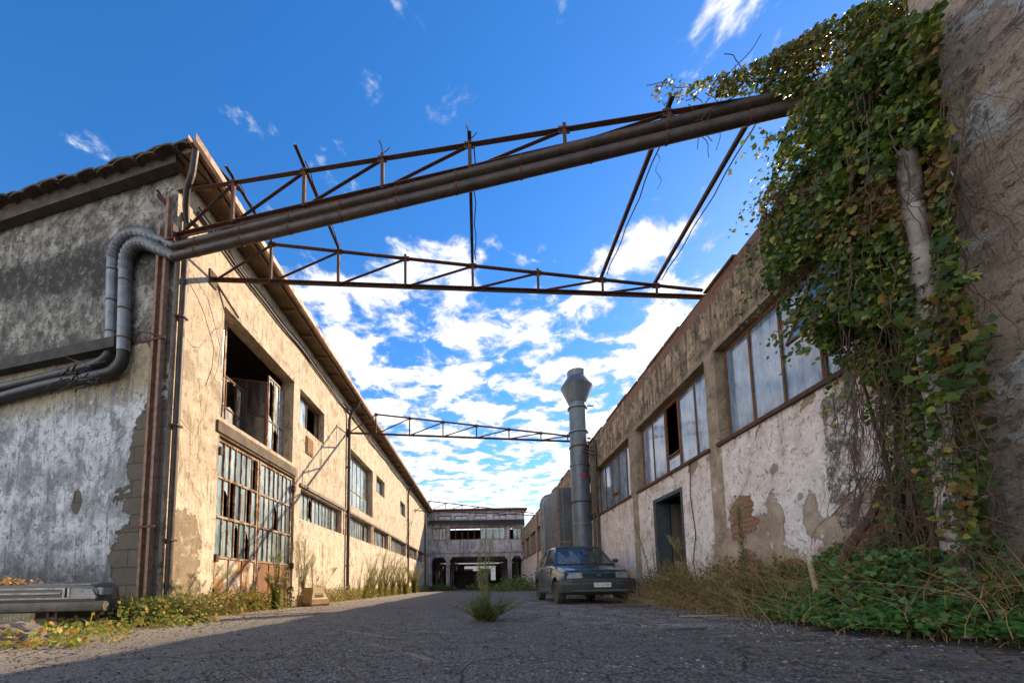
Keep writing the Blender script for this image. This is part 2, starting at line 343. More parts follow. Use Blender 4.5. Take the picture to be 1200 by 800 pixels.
def mat_rough():
    m, t = newmat('coarse brown render'); P = t.co(); u, d, z = t.xyz(P)
    A = t.scl(P, 1, 1, 1.9); mid = t.noise(A, 2.2, 10, .78, .7); fine = t.noise(P, 34, 7, .8); lay = t.noise(t.scl(P, .6, 1, 2.6), 1.6, 7, .65, .5)
    col = t.mix(t.mr(mid, .32, .66), (.70, .54, .41), (.36, .27, .20))
    col = t.mix(t.mr(fine, .45, .75, 0, .6), col, (.12, .09, .065))
    wp = t.m('MULTIPLY', t.mr(t.noise(t.scl(P, .9, 1, 1.3), 1.5, 8, .7, .4), .53, .56), t.mr(fine, .36, .46, .35, 1)); col = t.mix(wp, col, (.66, .63, .60))
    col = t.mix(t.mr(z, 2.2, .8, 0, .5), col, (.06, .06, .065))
    ridge = t.mr(t.m('ABSOLUTE', t.m('SUBTRACT', lay, .5)), .0, .012); col = t.mix(t.m('MULTIPLY', t.m('SUBTRACT', 1.0, ridge), t.mr(mid, .45, .55, 0, .6)), col, (.06, .045, .03))
    col = t.crisp(col, P, 6, .55, (.10, .075, .055), .7, .03); col = t.crisp(col, P, 17, .57, (.07, .05, .035), .7, .03); col = t.crisp(col, P, 3.2, .57, (.60, .52, .43), .5, .03)
    h = t.m('ADD', t.m('MULTIPLY', mid, 1.2), t.m('MULTIPLY', fine, .45)); h = t.m('ADD', h, t.m('MULTIPLY', wp, .25)); h = t.m('ADD', h, t.m('MULTIPLY', ridge, .25))
    t.principled(Base_Color=col, Roughness=.95, Normal=t.bump(h, 1.0, .07)); return m
def mat_far():
    m, t = newmat('grey stained concrete'); P = t.co(); u, d, z = t.xyz(P)
    n1 = t.noise(P, 1.1, 8, .7, .3); st = t.noise(t.scl(P, 4, 4, .5), 1.2, 7, .7)
    col = t.mix(t.mr(n1, .36, .62), (.50, .47, .50), (.28, .26, .28)); col = t.mix(t.mr(st, .48, .64, 0, .8), col, (.09, .08, .08))
    t.principled(Base_Color=col, Roughness=.9, Normal=t.bump(n1, .6, .05)); return m
def mat_ground():
    m, t = newmat('worn asphalt'); P = t.co(); x, y, z = t.xyz(P)
    big = t.noise(P, .35, 6, .6, .4); mid = t.noise(P, 2.3, 8, .7, .4); fine = t.noise(P, 60, 5, .7)
    agg = t.n('ShaderNodeTexVoronoi', i_Vector=P, i_Scale=85.0); agv = t.xyz(agg.outputs[1])[0]
    col = t.mix(t.mr(agv, .2, 1.0), (.026, .022, .019), (.235, .195, .16))
    col = t.mix(t.m('MULTIPLY', t.mr(agv, .93, .97), .7), col, (.36, .34, .32))
    col = t.mix(t.mr(big, .40, .62, 0, .55), col, (.115, .10, .088))
    col = t.mix(t.mr(mid, .56, .64, 0, .7), col, (.03, .025, .022))
    col = t.crisp(col, P, .9, .55, (.10, .078, .058), .55, .06); col = t.crisp(col, P, 3.1, .57, (.02, .018, .017), .6, .03)
    # dust swept against the sunny wall
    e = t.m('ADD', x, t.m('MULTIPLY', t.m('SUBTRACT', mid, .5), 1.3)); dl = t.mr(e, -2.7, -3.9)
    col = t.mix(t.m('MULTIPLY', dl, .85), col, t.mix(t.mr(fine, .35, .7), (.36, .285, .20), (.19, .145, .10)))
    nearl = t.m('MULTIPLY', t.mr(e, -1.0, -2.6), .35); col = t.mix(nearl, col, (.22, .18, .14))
    # crumbled plaster and lime dust on the car side
    rn = t.noise(t.scl(P, 1.5, .8, 1), 1.6, 9, .78, .6); rs = t.m('MULTIPLY', t.mr(x, .2, 1.6), t.mr(y, 3.4, 5.6, .12, 1)); rs = t.m('MULTIPLY', rs, t.mr(y, 30, 16, .3, 1))
    sp = t.mr(t.noise(P, 38, 4, .7), .44, .56); pw = t.m('MULTIPLY', t.m('MULTIPLY', t.mr(rn, .46, .58), rs), sp)
    col = t.mix(pw, col, (.50, .49, .48)); bn = t.m('MULTIPLY', t.mr(t.noise(P, 2.1, 8, .7, .9), .56, .62), rs); col = t.mix(t.m('MULTIPLY', bn, .7), col, (.15, .095, .06))
    st2 = t.m('MULTIPLY', t.m('MULTIPLY', t.mr(t.noise(t.scl(P, .9, 3.2, 1), 1.3, 8, .72, .3), .56, .61), t.m('MULTIPLY', t.mr(x, .9, 2.0), t.mr(y, 2.3, 3.2))), sp)
    col = t.mix(t.m('MULTIPLY', st2, .8), col, (.42, .41, .40))
    far = t.mr(y, 9, 22, 0, .5); col = t.mix(far, col, (.17, .16, .15))
    wv = t.n('ShaderNodeMix', data_type='VECTOR', i_0=.2); t.put(wv.inputs[4], P); t.put(wv.inputs[5], t.n('ShaderNodeTexNoise', i_Vector=P, i_Scale=1.7).outputs[1])
    cr = t.mr(t.vor(wv.outputs[1], 1.5, 'DISTANCE_TO_EDGE'), .012, .002); cr = t.m('MULTIPLY', cr, t.mr(big, .36, .44)); col = t.mix(t.m('MULTIPLY', cr, .8), col, (.012, .012, .012))
    # faded yellow paint
    def line(ax, ay, bx, by, w):
        L = math.hypot(bx - ax, by - ay); dx, dy = (bx - ax) / L, (by - ay) / L
        px = t.m('SUBTRACT', x, ax); py = t.m('SUBTRACT', y, ay)
        al = t.m('ADD', t.m('MULTIPLY', px, dx), t.m('MULTIPLY', py, dy)); ac = t.m('ABSOLUTE', t.m('SUBTRACT', t.m('MULTIPLY', px, dy), t.m('MULTIPLY', py, dx)))
        k = t.m('MULTIPLY', t.mr(ac, w, w * .6), t.m('MULTIPLY', t.mr(al, 0, .2), t.mr(al, L, L - .2))); return t.m('MULTIPLY', k, t.mr(mid, .32, .55, .25, .9))
    for a in YL: col = t.mix(t.m('MULTIPLY', line(*a), .75), col, (.30, .21, .13))
    h = t.m('ADD', t.m('MULTIPLY', t.m('SUBTRACT', 1.0, agg.outputs[0]), .55), t.m('MULTIPLY', fine, .3)); h = t.m('ADD', h, t.m('MULTIPLY', mid, .9)); h = t.m('SUBTRACT', h, t.m('MULTIPLY', cr, .8)); h = t.m('ADD', h, t.m('MULTIPLY', pw, .6))
    t.principled(Base_Color=col, Roughness=t.mr(fine, .2, .8, .62, .95), Normal=t.bump(h, .9, .016)); return m
YL = [tuple(list(gnd(430, 752)[:2]) + list(gnd(522, 777)[:2]) + [.035]), tuple(list(gnd(395, 737)[:2]) + list(gnd(470, 748)[:2]) + [.04]), tuple(list(gnd(470, 738)[:2]) + list(gnd(540, 742)[:2]) + [.03])]
def mat_glass(name, c1, c2, rough=.12, alpha=.9, spec=.9):
    m, t = newmat(name); P = t.co(); g = t.n('ShaderNodeNewGeometry'); rp = g.outputs['Random Per Island']
    n1 = t.noise(t.scl(P, 3, 3, .8), 2.0, 7, .7); col = t.mix(t.mr(n1, .3, .7), c1, c2); col = t.mix(t.mr(rp, .55, 1.0, 0, .75), col, c2); col = t.mix(t.mr(rp, .3, 0, 0, .8), col, tuple(x * .25 for x in c1)); col = t.crisp(col, t.scl(P, 1, 1, .4), 7, .57, tuple(x * .3 for x in c1), .6, .04)
    ro = t.m('ADD', t.mr(n1, .35, .75, rough, rough + .22), t.m('MULTIPLY', rp, .05))
    wob = t.noise(P, 1.7, 2, .5)
    al = t.mr(n1, .3, .6, alpha - .12, min(1, alpha + .08))
    t.principled(Base_Color=col, Roughness=ro, Alpha=al, Specular_IOR_Level=spec, Coat_Weight=.7, Coat_Roughness=.06, Normal=t.bump(wob, .25, .05)); return m
def mat_leaf(name, cols, trans=.35, rough=.45, patch=None):
    m, t = newmat(name); g = t.n('ShaderNodeNewGeometry'); rp = g.outputs['Random Per Island']; P = t.co()
    nd = t.n('ShaderNodeValToRGB', i_0=rp); cr = nd.color_ramp; cr.interpolation = 'LINEAR'
    while len(cr.elements) < len(cols): cr.elements.new(.5)
    for i, (p, c) in enumerate(cols): cr.elements[i].position = p; cr.elements[i].color = (*c, 1)
    col = nd.outputs[0]
    if patch: col = t.mix(t.m('MULTIPLY', t.mr(t.noise(P, patch[1], 6), .49, .62), t.mr(rp, .1, .9, .2, .95)), col, patch[0])
    d = t.n('ShaderNodeBsdfPrincipled'); t.put(d.inputs['Base Color'], col); d.inputs['Roughness'].default_value = rough; d.inputs['Specular IOR Level'].default_value = .35
    tr = t.n('ShaderNodeBsdfTranslucent'); t.put(tr.inputs[0], t.mix(.35, col, (.5, .5, .04), 'ADD') if False else t.mix(.5, col, t.mix(1.0, col, (1.9, 1.8, .9), 'MULTIPLY')))
    mx = t.n('ShaderNodeMixShader', i_0=trans); t.put(mx.inputs[1], d.outputs[0]); t.put(mx.inputs[2], tr.outputs[0])
    o = t.n('ShaderNodeOutputMaterial'); t.put(o.inputs[0], mx.outputs[0]); return m
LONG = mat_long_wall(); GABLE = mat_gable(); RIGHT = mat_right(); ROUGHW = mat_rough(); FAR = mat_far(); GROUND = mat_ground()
RUST = simple('rusty steel', (.10, .045, .028), (.045, .024, .018), 12, .8, .0, .4, (.20, .075, .03), .45)
DARKRUST = simple('dark rusted pipe', (.085, .062, .05), (.035, .028, .025), 5, .55, .3, .3, (.13, .06, .03), .4, stretch=(1, 1, 1))
GALV = simple('galvanised sheet', (.22, .245, .27), (.12, .135, .15), 4, .46, .5, .06, (.16, .11, .08), .32, .006)
GALVD = simple('dull galvanised sheet', (.16, .185, .205), (.085, .10, .115), 3, .5, .45, .06, (.17, .09, .05), .36, .006, (1, 1, .4))
ZINC = simple('grey zinc pipe', (.17, .18, .19), (.08, .085, .09), 5, .5, .4, .2, (.12, .08, .06), .3)
BLACKM = simple('black tarred pipe', (.035, .033, .033), (.018, .017, .017), 6, .5, .2, .6)
WINF = simple('rusty window iron', (.16, .085, .045), (.09, .045, .025), 9, .8, 0, .4, (.30, .13, .05), .5)
WINFL = simple('pale flaking window iron', (.50, .40, .28), (.30, .20, .12), 9, .75, 0, .4, (.28, .12, .05), .5)
CONC = simple('bare concrete', (.30, .25, .19), (.17, .135, .10), 3, .92, 0, .6, dist=.03)
TILE = simple('mossy clay tile', (.105, .07, .048), (.035, .028, .022), 7, .9, 0, .8, (.10, .09, .05), .4, .03)
SOFF = simple('stained soffit board', (.26, .165, .085), (.13, .08, .04), 4, .85, 0, .3)
GUTT = simple('oxidised copper gutter', (.30, .16, .09), (.12, .06, .035), 6, .6, .2, .3, (.42, .24, .14), .45)
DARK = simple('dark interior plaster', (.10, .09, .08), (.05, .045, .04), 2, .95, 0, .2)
DOORW = simple('white door sheet with rust', (.66, .60, .49), (.45, .36, .25), 3, .7, 0, .3, (.48, .20, .05), .53, .01, (1, 1, .35))
DOORR = simple('rusted door sheet', (.30, .15, .07), (.18, .08, .035), 4, .8, 0, .4, (.42, .2, .07), .5, .01, (1, 1, .35))
GL_L = mat_glass('dusty greenish glass', (.13, .21, .22), (.36, .46, .46), .14, .95)
GL_R = mat_glass('dusty blue glass', (.10, .15, .22), (.27, .36, .46), .06, .95)
PVC = simple('old white plastic pipe', (.52, .44, .38), (.33, .27, .225), 5, .6, 0, .3, (.10, .07, .05), .45)
RUBBER = simple('perished rubber', (.035, .033, .032), (.06, .052, .045), 12, .85, 0, .4)
STONE = simple('broken plaster', (.44, .40, .36), (.22, .19, .16), 14, .95, 0, .8)
GRAV = mat_leaf('loose chippings', [(0, (.02, .019, .018)), (.6, (.09, .08, .075)), (.92, (.18, .165, .15)), (1, (.42, .40, .37))], .0, .9)
BARK = simple('vine wood', (.13, .075, .045), (.055, .035, .022), 30, .9, 0, .6)
GL_D = mat_glass('dark inner glass', (.02, .022, .022), (.07, .065, .055), .2, .9)
STEMG = simple('green weed stem', (.12, .14, .04), (.16, .11, .05), 20, .7, 0, .2)
DRY = mat_leaf('dry straw', [(0, (.32, .22, .09)), (.5, (.20, .125, .05)), (1, (.38, .29, .12))], .3, .7)
IVYL = mat_leaf('ivy leaf', [(0, (.025, .05, .010)), (.45, (.05, .09, .014)), (.8, (.11, .155, .022)), (.94, (.26, .27, .04)), (1, (.30, .12, .03))], .38, .45, ((.20, .085, .028), 1.6))
GRNL = mat_leaf('ground ivy leaf', [(0, (.025, .075, .018)), (.6, (.045, .12, .022)), (.9, (.09, .18, .03)), (1, (.2, .15, .04))], .3, .45)
WEEDL = mat_leaf('weed leaf', [(0, (.06, .10, .02)), (.6, (.10, .155, .03)), (.9, (.18, .22, .05)), (1, (.3, .2, .06))], .4, .5)
YELL = mat_leaf('yellow-green leaf', [(0, (.13, .17, .03)), (.5, (.25, .27, .05)), (.8, (.36, .26, .06)), (1, (.38, .17, .04))], .45, .5)  # yellow-green to brown leaf mix for the left wall weeds
SEED = mat_leaf('seed fluff', [(0, (.28, .30, .16)), (1, (.42, .38, .22))], .4, .8)
# ------------------------------------------------------------------ sky, sun
SUN = Vector((1, 1.03, .81)).normalized()
EL = math.asin(SUN.z); AZ = math.atan2(SUN.x, SUN.y)
w = bpy.data.worlds.new('World'); SC.world = w; w.use_nodes = True
t = NT(w.node_tree)
sky = t.n('ShaderNodeTexSky', sky_type='NISHITA', sun_disc=False, sun_elevation=EL, sun_rotation=AZ, altitude=200, air_density=1.0, dust_density=.1, ozone_density=2.6)
hs = t.n('ShaderNodeHueSaturation', i_Hue=.506, i_Saturation=1.32, i_Color=sky.outputs[0])
D = t.co('Generated'); dx, dy, dz = t.xyz(D)
zz = t.m('ADD', t.m('MAXIMUM', dz, 0.0), .07); cu = t.m('DIVIDE', dx, zz); cv = t.m('DIVIDE', dy, zz)
P = t.n('ShaderNodeCombineXYZ', i_0=cu, i_1=cv, i_2=3.7).outputs[0]
big = t.noise(P, .42, 3, .5); puff = t.noise(P, 6.6, 7, .58, .3); fine = t.noise(P, 7.0, 6, .6)
cov = t.m('ADD', t.m('MULTIPLY', puff, .75), t.m('MULTIPLY', fine, .25))
r = t.m('MAXIMUM', t.mr(cv, .75, 1.2, -.07, .115), t.m('MAXIMUM', t.mr(cv, -.15, -.6, -.2, .12), t.mr(cu, -1.4, -2.0, -.2, .12)))                            # cloud field down the alley; unseen clouds behind and left added as fill light
r = t.m('ADD', r, t.m('MULTIPLY', t.m('SUBTRACT', big, .5), .36))
for qx, qy, qr, qa in ((800, 38, .10, .13), (870, 50, .09, .09), (900, 12, .07, .05), (535, 135, .06, .10), (465, 20, .05, .08), (775, 262, .14, .10)):
    v = ray(qx, qy).normalized(); z_ = v.z + .07
    a = t.m('SUBTRACT', cu, v.x / z_); b = t.m('SUBTRACT', cv, v.y / z_); dd_ = t.m('SQRT', t.m('ADD', t.m('MULTIPLY', a, a), t.m('MULTIPLY', b, b)))
    r = t.m('ADD', r, t.mr(dd_, 0, qr * 1.6, qa, 0))
cl = t.mr(t.m('ADD', cov, r), .50, .60)
horizon = t.mr(dz, .10, .0, 0, .5); cl = t.m('MAXIMUM', cl, horizon)
thick = t.mr(t.m('ADD', cov, r), .50, .66)
bg = t.n('ShaderNodeBackground', i_Color=hs.outputs[0], i_Strength=.125)
cb = t.n('ShaderNodeBackground', i_Color=t.mix(t.m('MULTIPLY', thick, t.mr(t.noise(P, 9, 6, .65), .38, .6, .55, 1)), (.34, .40, .52), (1.0, .98, .95)), i_Strength=t.mr(t.m('ADD', t.m('MULTIPLY', dx, -.8), t.m('MULTIPLY', dy, -.25)), .15, .7, .85, 1.8))  # clouds to the left and rear made brighter to fill the shaded walls
mx = t.n('ShaderNodeMixShader', i_0=t.m('MULTIPLY', cl, .93)); t.put(mx.inputs[1], bg.outputs[0]); t.put(mx.inputs[2], cb.outputs[0])
t.put(t.n('ShaderNodeOutputWorld').inputs[0], mx.outputs[0])
sl = bpy.data.lights.new('sun', 'SUN'); sl.energy = 4.6; sl.angle = R(.5); sl.color = (1.0, .81, .58)
so = bpy.data.objects.new('sun', sl); COL.objects.link(so); so.rotation_euler = (-SUN).to_track_quat('-Z', 'Y').to_euler(); so.location = (20, 20, 20)
SC.view_settings.view_transform = 'Standard'; SC.view_settings.look = 'None'; SC.view_settings.exposure = 1.0; SC.view_settings.gamma = 1
SC.view_settings.use_curve_mapping = False
SC.cycles.max_bounces = 8; SC.cycles.transparent_max_bounces = 12; SC.cycles.sample_clamp_indirect = 6
try: SC.cycles.use_denoising = True
except Exception: pass
# ------------------------------------------------------------------ ground
def sheet(name, pts, mat, z=0):
    return tag(MB().add([(x, y, z) for x, y in pts], [tuple(range(len(pts)))]).build(name, mat), kind='structure')
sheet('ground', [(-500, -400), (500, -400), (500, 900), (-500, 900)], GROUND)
# ------------------------------------------------------------------ walls with openings
def WM(X, Y=0): return Matrix(((0, -1, 0, X), (1, 0, 0, Y), (0, 0, 1, 0), (0, 0, 0, 1)))
CA = Vector((-4.8, 6.1, 0)); GU = Vector((-.9708, .2399, 0)); GN = Vector((.2399, .9708, 0))   # the gable wall's run and its inward normal
GM = Matrix(((GU.x, -GN.x, 0, CA.x), (GU.y, -GN.y, 0, CA.y), (0, 0, 1, 0), (0, 0, 0, 1)))
def wall(u0, u1, z0, z1, holes, s, th=.3, mitre=0, mb=None):
    mb = mb or MB()
    us = sorted(set([u0, u1] + [h[0] for h in holes] + [h[1] for h in holes])); zs = sorted(set([z0, z1] + [h[2] for h in holes] + [h[3] for h in holes]))
    us = [u for u in us if u0 <= u <= u1]
    for a, b in zip(us, us[1:]):
        for c, d in zip(zs, zs[1:]):
            if any(h[0] <= a and b <= h[1] and h[2] <= c and d <= h[3] for h in holes): continue
            mb.quad((a, 0, c), (b, 0, c), (b, 0, d), (a, 0, d))
            ia = max(a, u0 + mitre); mb.quad((ia, s * th, c), (ia, s * th, d), (b, s * th, d), (b, s * th, c))
    for h in holes:
        a, b, c, d = h[:4]; y = s * th
        mb.quad((a, 0, c), (a, y, c), (a, y, d), (a, 0, d)); mb.quad((b, 0, c), (b, 0, d), (b, y, d), (b, y, c))
        mb.quad((a, 0, d), (a, y, d), (b, y, d), (b, 0, d))
        if c > 0.01: mb.quad((a, 0, c), (b, 0, c), (b, y, c), (a, y, c))
    y = s * th
    if not mitre: mb.quad((u0, 0, z0), (u0, 0, z1), (u0, y, z1), (u0, y, z0))
    mb.quad((u1, 0, z0), (u1, y, z0), (u1, y, z1), (u1, 0, z1)); mb.quad((u0 + .001, 0, z1), (u1, 0, z1), (u1, y, z1), (u0 + mitre, y, z1))
    return mb
def window(parent, M, u0, u1, z0, z1, y, s, cols, rows, gone=(), fm=None, gm=None, bar=.035, name='window', tilt=None, label=None, drop=()):
    """iron frame as one part, its panes as one sub-part; y is the depth inside the opening"""
    fm = fm or WINF; gm = gm or GL_L
    f = MB(); y0, y1 = s * y - .02, s * y + .02
    cs = cols if isinstance(cols, list) else [u0 + (u1 - u0) * i / cols for i in range(cols + 1)]
    rs = rows if isinstance(rows, list) else [z0 + (z1 - z0) * i / rows for i in range(rows + 1)]
    for i, c in enumerate(cs):
        w_ = bar * (1.3 if i in (0, len(cs) - 1) else .8); c0 = min(max(c - w_ / 2, u0), u1 - w_); f.box(c0, y0, z0, c0 + w_, y1, z1)
    for i, r_ in enumerate(rs):
        w_ = bar * (1.3 if i in (0, len(rs) - 1) else .9); r0 = min(max(r_ - w_ / 2, z0), z1 - w_); f.box(u0 + .004, y0 + .004, r0, u1 - .004, y1 - .004, r0 + w_)
    wo = f.build(name, fm, parent, M=M)
    if label: wo['label'] = label
    g = MB(); rr = random.Random(int(u0 * 100) + int(z0 * 10))
    for i in range(len(cs) - 1):
        for j in range(len(rs) - 1):
            if (i, j) in drop: continue
            a, b, c, d = cs[i] + .008, cs[i + 1] - .008, rs[j] + .008, rs[j + 1] - .008
            k = rr.uniform(-.006, .006); q = rr.uniform(-.006, .006); yy = s * y
            if (i, j) in gone:                                 # a broken pane: shards left in the putty
                for sgn in (0, 1):
                    h_ = rr.uniform(.1, .3) * (d - c)
                    if sgn: g.add([(a, yy, d), (b, yy, d), (b, yy, d - h_), (a + (b - a) * .5, yy, d - h_ * .4), (a, yy, d - h_ * 1.3)], [(0, 1, 2, 3, 4)])
                    else: g.add([(a, yy, c), (b, yy, c), (b - (b - a) * .6, yy, c + h_ * .7)], [(0, 1, 2)])
                continue
            g.quad((a, yy + k, c), (b, yy - k, c), (b, yy - k + q, d), (a, yy + k + q, d))
    if g.v: g.build('pane', gm, wo, M=M)
    return wo
# ------------------------------------------------------------------ long factory building, left
LB = thing('factory_building', (-4.8, 6.1, 0), 'long ochre two storey factory building with sunlit alley wall and weathered gable on the left', 'factory')
ML = WM(-4.8)
LZ = 7.3; LE = 37.96
BW = (7.38, 10.32, 3.66, 5.85); DR = (7.38, 10.5, 0, 3.32); SW = (10.68, 12.42, 4.87, 5.86); W2 = (14.9, 18.25, 3.52, 5.66)
S3 = (18.9, 20.55, 4.9, 5.72); S4 = (24.65, 26.35, 4.85, 5.7)
ST = [(10.85, 14.15, 2.3, 3.12), (14.95, 18.05, 2.33, 3.16), (18.35, 21.45, 2.35, 3.18), (22.1, 26.6, 2.36, 3.18), (27.5, 31.2, 2.38, 3.18), (31.7, 35.0, 2.38, 3.18)]
holes = [BW, DR, SW, W2, S3, S4] + ST
wall(6.1, LE, 0, LZ, holes, 1, .32, .45).build('wall', LONG, LB, M=ML)
wall(0, 11.5, 0, LZ, [], -1, .3, .4).build('wall', GABLE, LB, M=GM)
ge = CA + GU * 11.5
b = MB(); b.box(ge.x - .3, ge.y, 0, ge.x, LE, LZ); b.box(ge.x, LE - .3, 0, -5.13, LE - .003, LZ); b.box(-15.6, 9.4, 3.18, -5.14, LE - .4, 3.3); b.box(-9.6, 7.6, 0, -9.4, LE - .4, LZ - .1)
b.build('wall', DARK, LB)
# ledge under the upper gable, stained and also coloured dark for its shadowed underside
lg = MB(); lg.box(.95, 0.0, 4.32, 11.5, .16, 4.5); lg.box(-.0, .002, 4.5, 11.5, .05, LZ - .001) if False else None
lg.build('ledge', simple('shade-dark stained ledge', (.07, .065, .06), (.03, .028, .026), 4, .9, 0, .6), LB, M=GM)
# roof
rf = MB(); g0 = CA + GU * 12 - GN * .16; g1 = Vector((-4.4, 5.84, 0))
rz = LZ + .14
p = [(g1.x, g1.y), (g1.x, LE + .3), (-16.6, LE + .3), (g0.x, g0.y)]
rf.add([(x, y, LZ + .03) for x, y in p] + [(p[0][0], p[0][1], rz), (p[1][0], p[1][1], rz), (-16.6, LE + .3, rz + 1.4), (g0.x, g0.y, rz + .5)],
       [(3, 2, 1, 0), (4, 5, 6, 7), (0, 1, 5, 4), (1, 2, 6, 5), (2, 3, 7, 6), (3, 0, 4, 7)])
roof = rf.build('roof', SOFF, LB)
# a row of old clay tiles along the gable verge
tl = MB(); rr = random.Random(3); L = (Vector((g0.x, g0.y)) - Vector((g1.x, g1.y))).length; ud = Vector((g0.x - g1.x, g0.y - g1.y, 0)).normalized(); nd = Vector((-ud.y, ud.x, 0));
nd = nd if nd.y > 0 else -nd
n = int(L / .42)
for i in range(n):
    c = Vector((g1.x, g1.y, rz + .5 * i / n)) + ud * (.42 * i + .2)
    for lay in range(-1, 3):
        off = -.1 + .05 * lay + rr.uniform(-.03, .03); zz_ = -.08 + lay * .06 + rr.uniform(-.012, .012); wv = .21 + rr.uniform(-.02, .03)
        ring = []
        for q in (0, .9):
            pts = []
            for k in range(9):
                a = math.pi * k / 8; pts.append(c + ud * (-math.cos(a) * wv + (.2 if lay % 2 else 0)) + nd * (off + q) + Vector((0, 0, zz_ + math.sin(a) * (.085 if lay != 1 else -.04) + q * .05)))
            for k in range(8, -1, -1):
                a = math.pi * k / 8; pts.append(c + ud * (-math.cos(a) * (wv - .02) + (.2 if lay % 2 else 0)) + nd * (off + q) + Vector((0, 0, zz_ + math.sin(a) * (.07 if lay != 1 else -.05) - .018 + q * .05)))
            ring.append(pts)
        tl.loft(ring)
tl.box(0, 0, 0, .01, .01, .01, Matrix.Translation(g1 + Vector((0, .5, rz))))
tl.build('verge_tiles', TILE, roof, smooth=False)
mo = MB(); mo.beam(Vector((g1.x - .3, g1.y + .13, LZ + .03)), Vector((g0.x, g0.y + .1, LZ + .03)), .15, .24); mo.build('verge_mortar', TILE, roof)
gt = MB(); N = 60
pr = [(-.0, .10), (-.0, -.01), (.03, -.045), (.09, -.045), (.13, -.0), (.13, .12), (.118, .12), (.118, .01), (.085, -.03), (.035, -.03), (.012, 0), (.012, .10)]
rings = []
for i in range(N + 1):
    y = 5.70 + (LE + .3 - 5.70) * i / N; sg = .008 * math.sin(i * 1.7) + .006 * math.sin(i * .6); rings.append([(-4.395 + a, y, LZ + .05 + b_ + sg) for a, b_ in pr])
gt.loft(rings).build('gutter', GUTT, LB)
ft = MB(); ft.box(-4.44, 5.86, LZ - .04, -4.405, LE + .2, LZ + .028); 
for y in np.arange(6.4, LE, 1.05): ft.box(-4.79, y - .03, LZ - .045, -4.45, y + .03, LZ + .028)
ft.build('rafter_boards', SOFF, roof)
# conduit and cornice below the eaves
cn = MB(); pts = [(-4.755, y, 5.98 + .035 * math.sin(y * 1.3) + .02 * math.sin(y * 3.1)) for y in np.arange(6.5, LE, .55)]; cn.tube([(x, y, z + .9) for x, y, z in pts], .03, 6); cn.tube([(x + .0, y, z + 1.0) for x, y, z in pts], .014, 5)
cn.build('conduit', DARKRUST, LB, smooth=True)
# lintel, ledge over the strip windows
lt = MB(); lt.box(7.28, -.035, 3.345, 10.52, .1, 3.57); lt.build('lintel', simple('dark stained lintel', (.20, .145, .09), (.09, .065, .04), 3, .9, 0, .6), LB, M=ML, bevel=.012)
ld = MB(); ld.box(10.78, -.05, 3.17, LE - .02, -.001, 3.25); ld.build('ledge', CONC, LB, M=ML)
pj = MB()
for y in (14.3, 18.1, 21.6, 26.85, 31.3): pj.box(y + .02, -.02, 2.31, y + .3, .15, 3.165)
pieces(pj, 'strip_post', WINFL, LB, M=ML)
# windows
wb = window(LB, ML, 7.38, 7.86, 3.66, 5.84, .26, 1, 2, [3.66, 4.62, 5.84], fm=WINFL, gone=(), gm=GL_L)
window(LB, ML, 9.52, 10.31, 3.66, 5.6, .26, 1, 3, [3.66, 4.5, 5.6], fm=WINFL, gone=((0, 1), (1, 0)))
fm_ = ML @ Matrix.Translation((9.50, .26, 0)) @ Matrix.Rotation(R(108), 4, 'Z')      # a sash swung into the room
window(LB, fm_, 0, 1.35, 3.68, 5.42, .0, 1, 3, 2, fm=WINF, gm=GL_D, gone=((1, 0),))
window(LB, ML @ Matrix.Translation((0, .75, 0)), 7.9, 9.45, 3.7, 5.15, 0, 1, 4, 2, fm=WINF, gm=GL_D, gone=((2, 1),))
window(LB, ML, 10.7, 12.4, 4.9, 5.84, .18, 1, [10.7, 11.5, 12.4], 1, drop=((1, 0),))
window(LB, ML, 14.92, 18.22, 3.54, 5.64, .24, 1, 6, [3.54, 4.25, 5.64], fm=WINFL)
window(LB, ML, 18.92, 20.53, 4.92, 5.7, .2, 1, 2, 1); window(LB, ML, 24.67, 26.33, 4.87, 5.68, .2, 1, 2, 1)
for k, s_ in enumerate(ST):
    nc = int((s_[1] - s_[0]) / .27); gn = [((i * 7 + k * 3) % nc, 0) for i in range(nc) if (i * 5 + k) % 9 == 0]
    window(LB, ML, s_[0] + .02, s_[1] - .02, s_[2] + .01, s_[3] - .01, .16, 1, nc, 1, gone=gn, fm=WINFL, bar=.03)
# rusty vent cover
vb = MB(); vb.box(11.1, -.03, 4.2, 11.56, .0, 4.68); vb.box(11.14, -.045, 4.24, 11.52, -.028, 4.64); vb.build('vent_cover', DOORR, LB, M=ML)
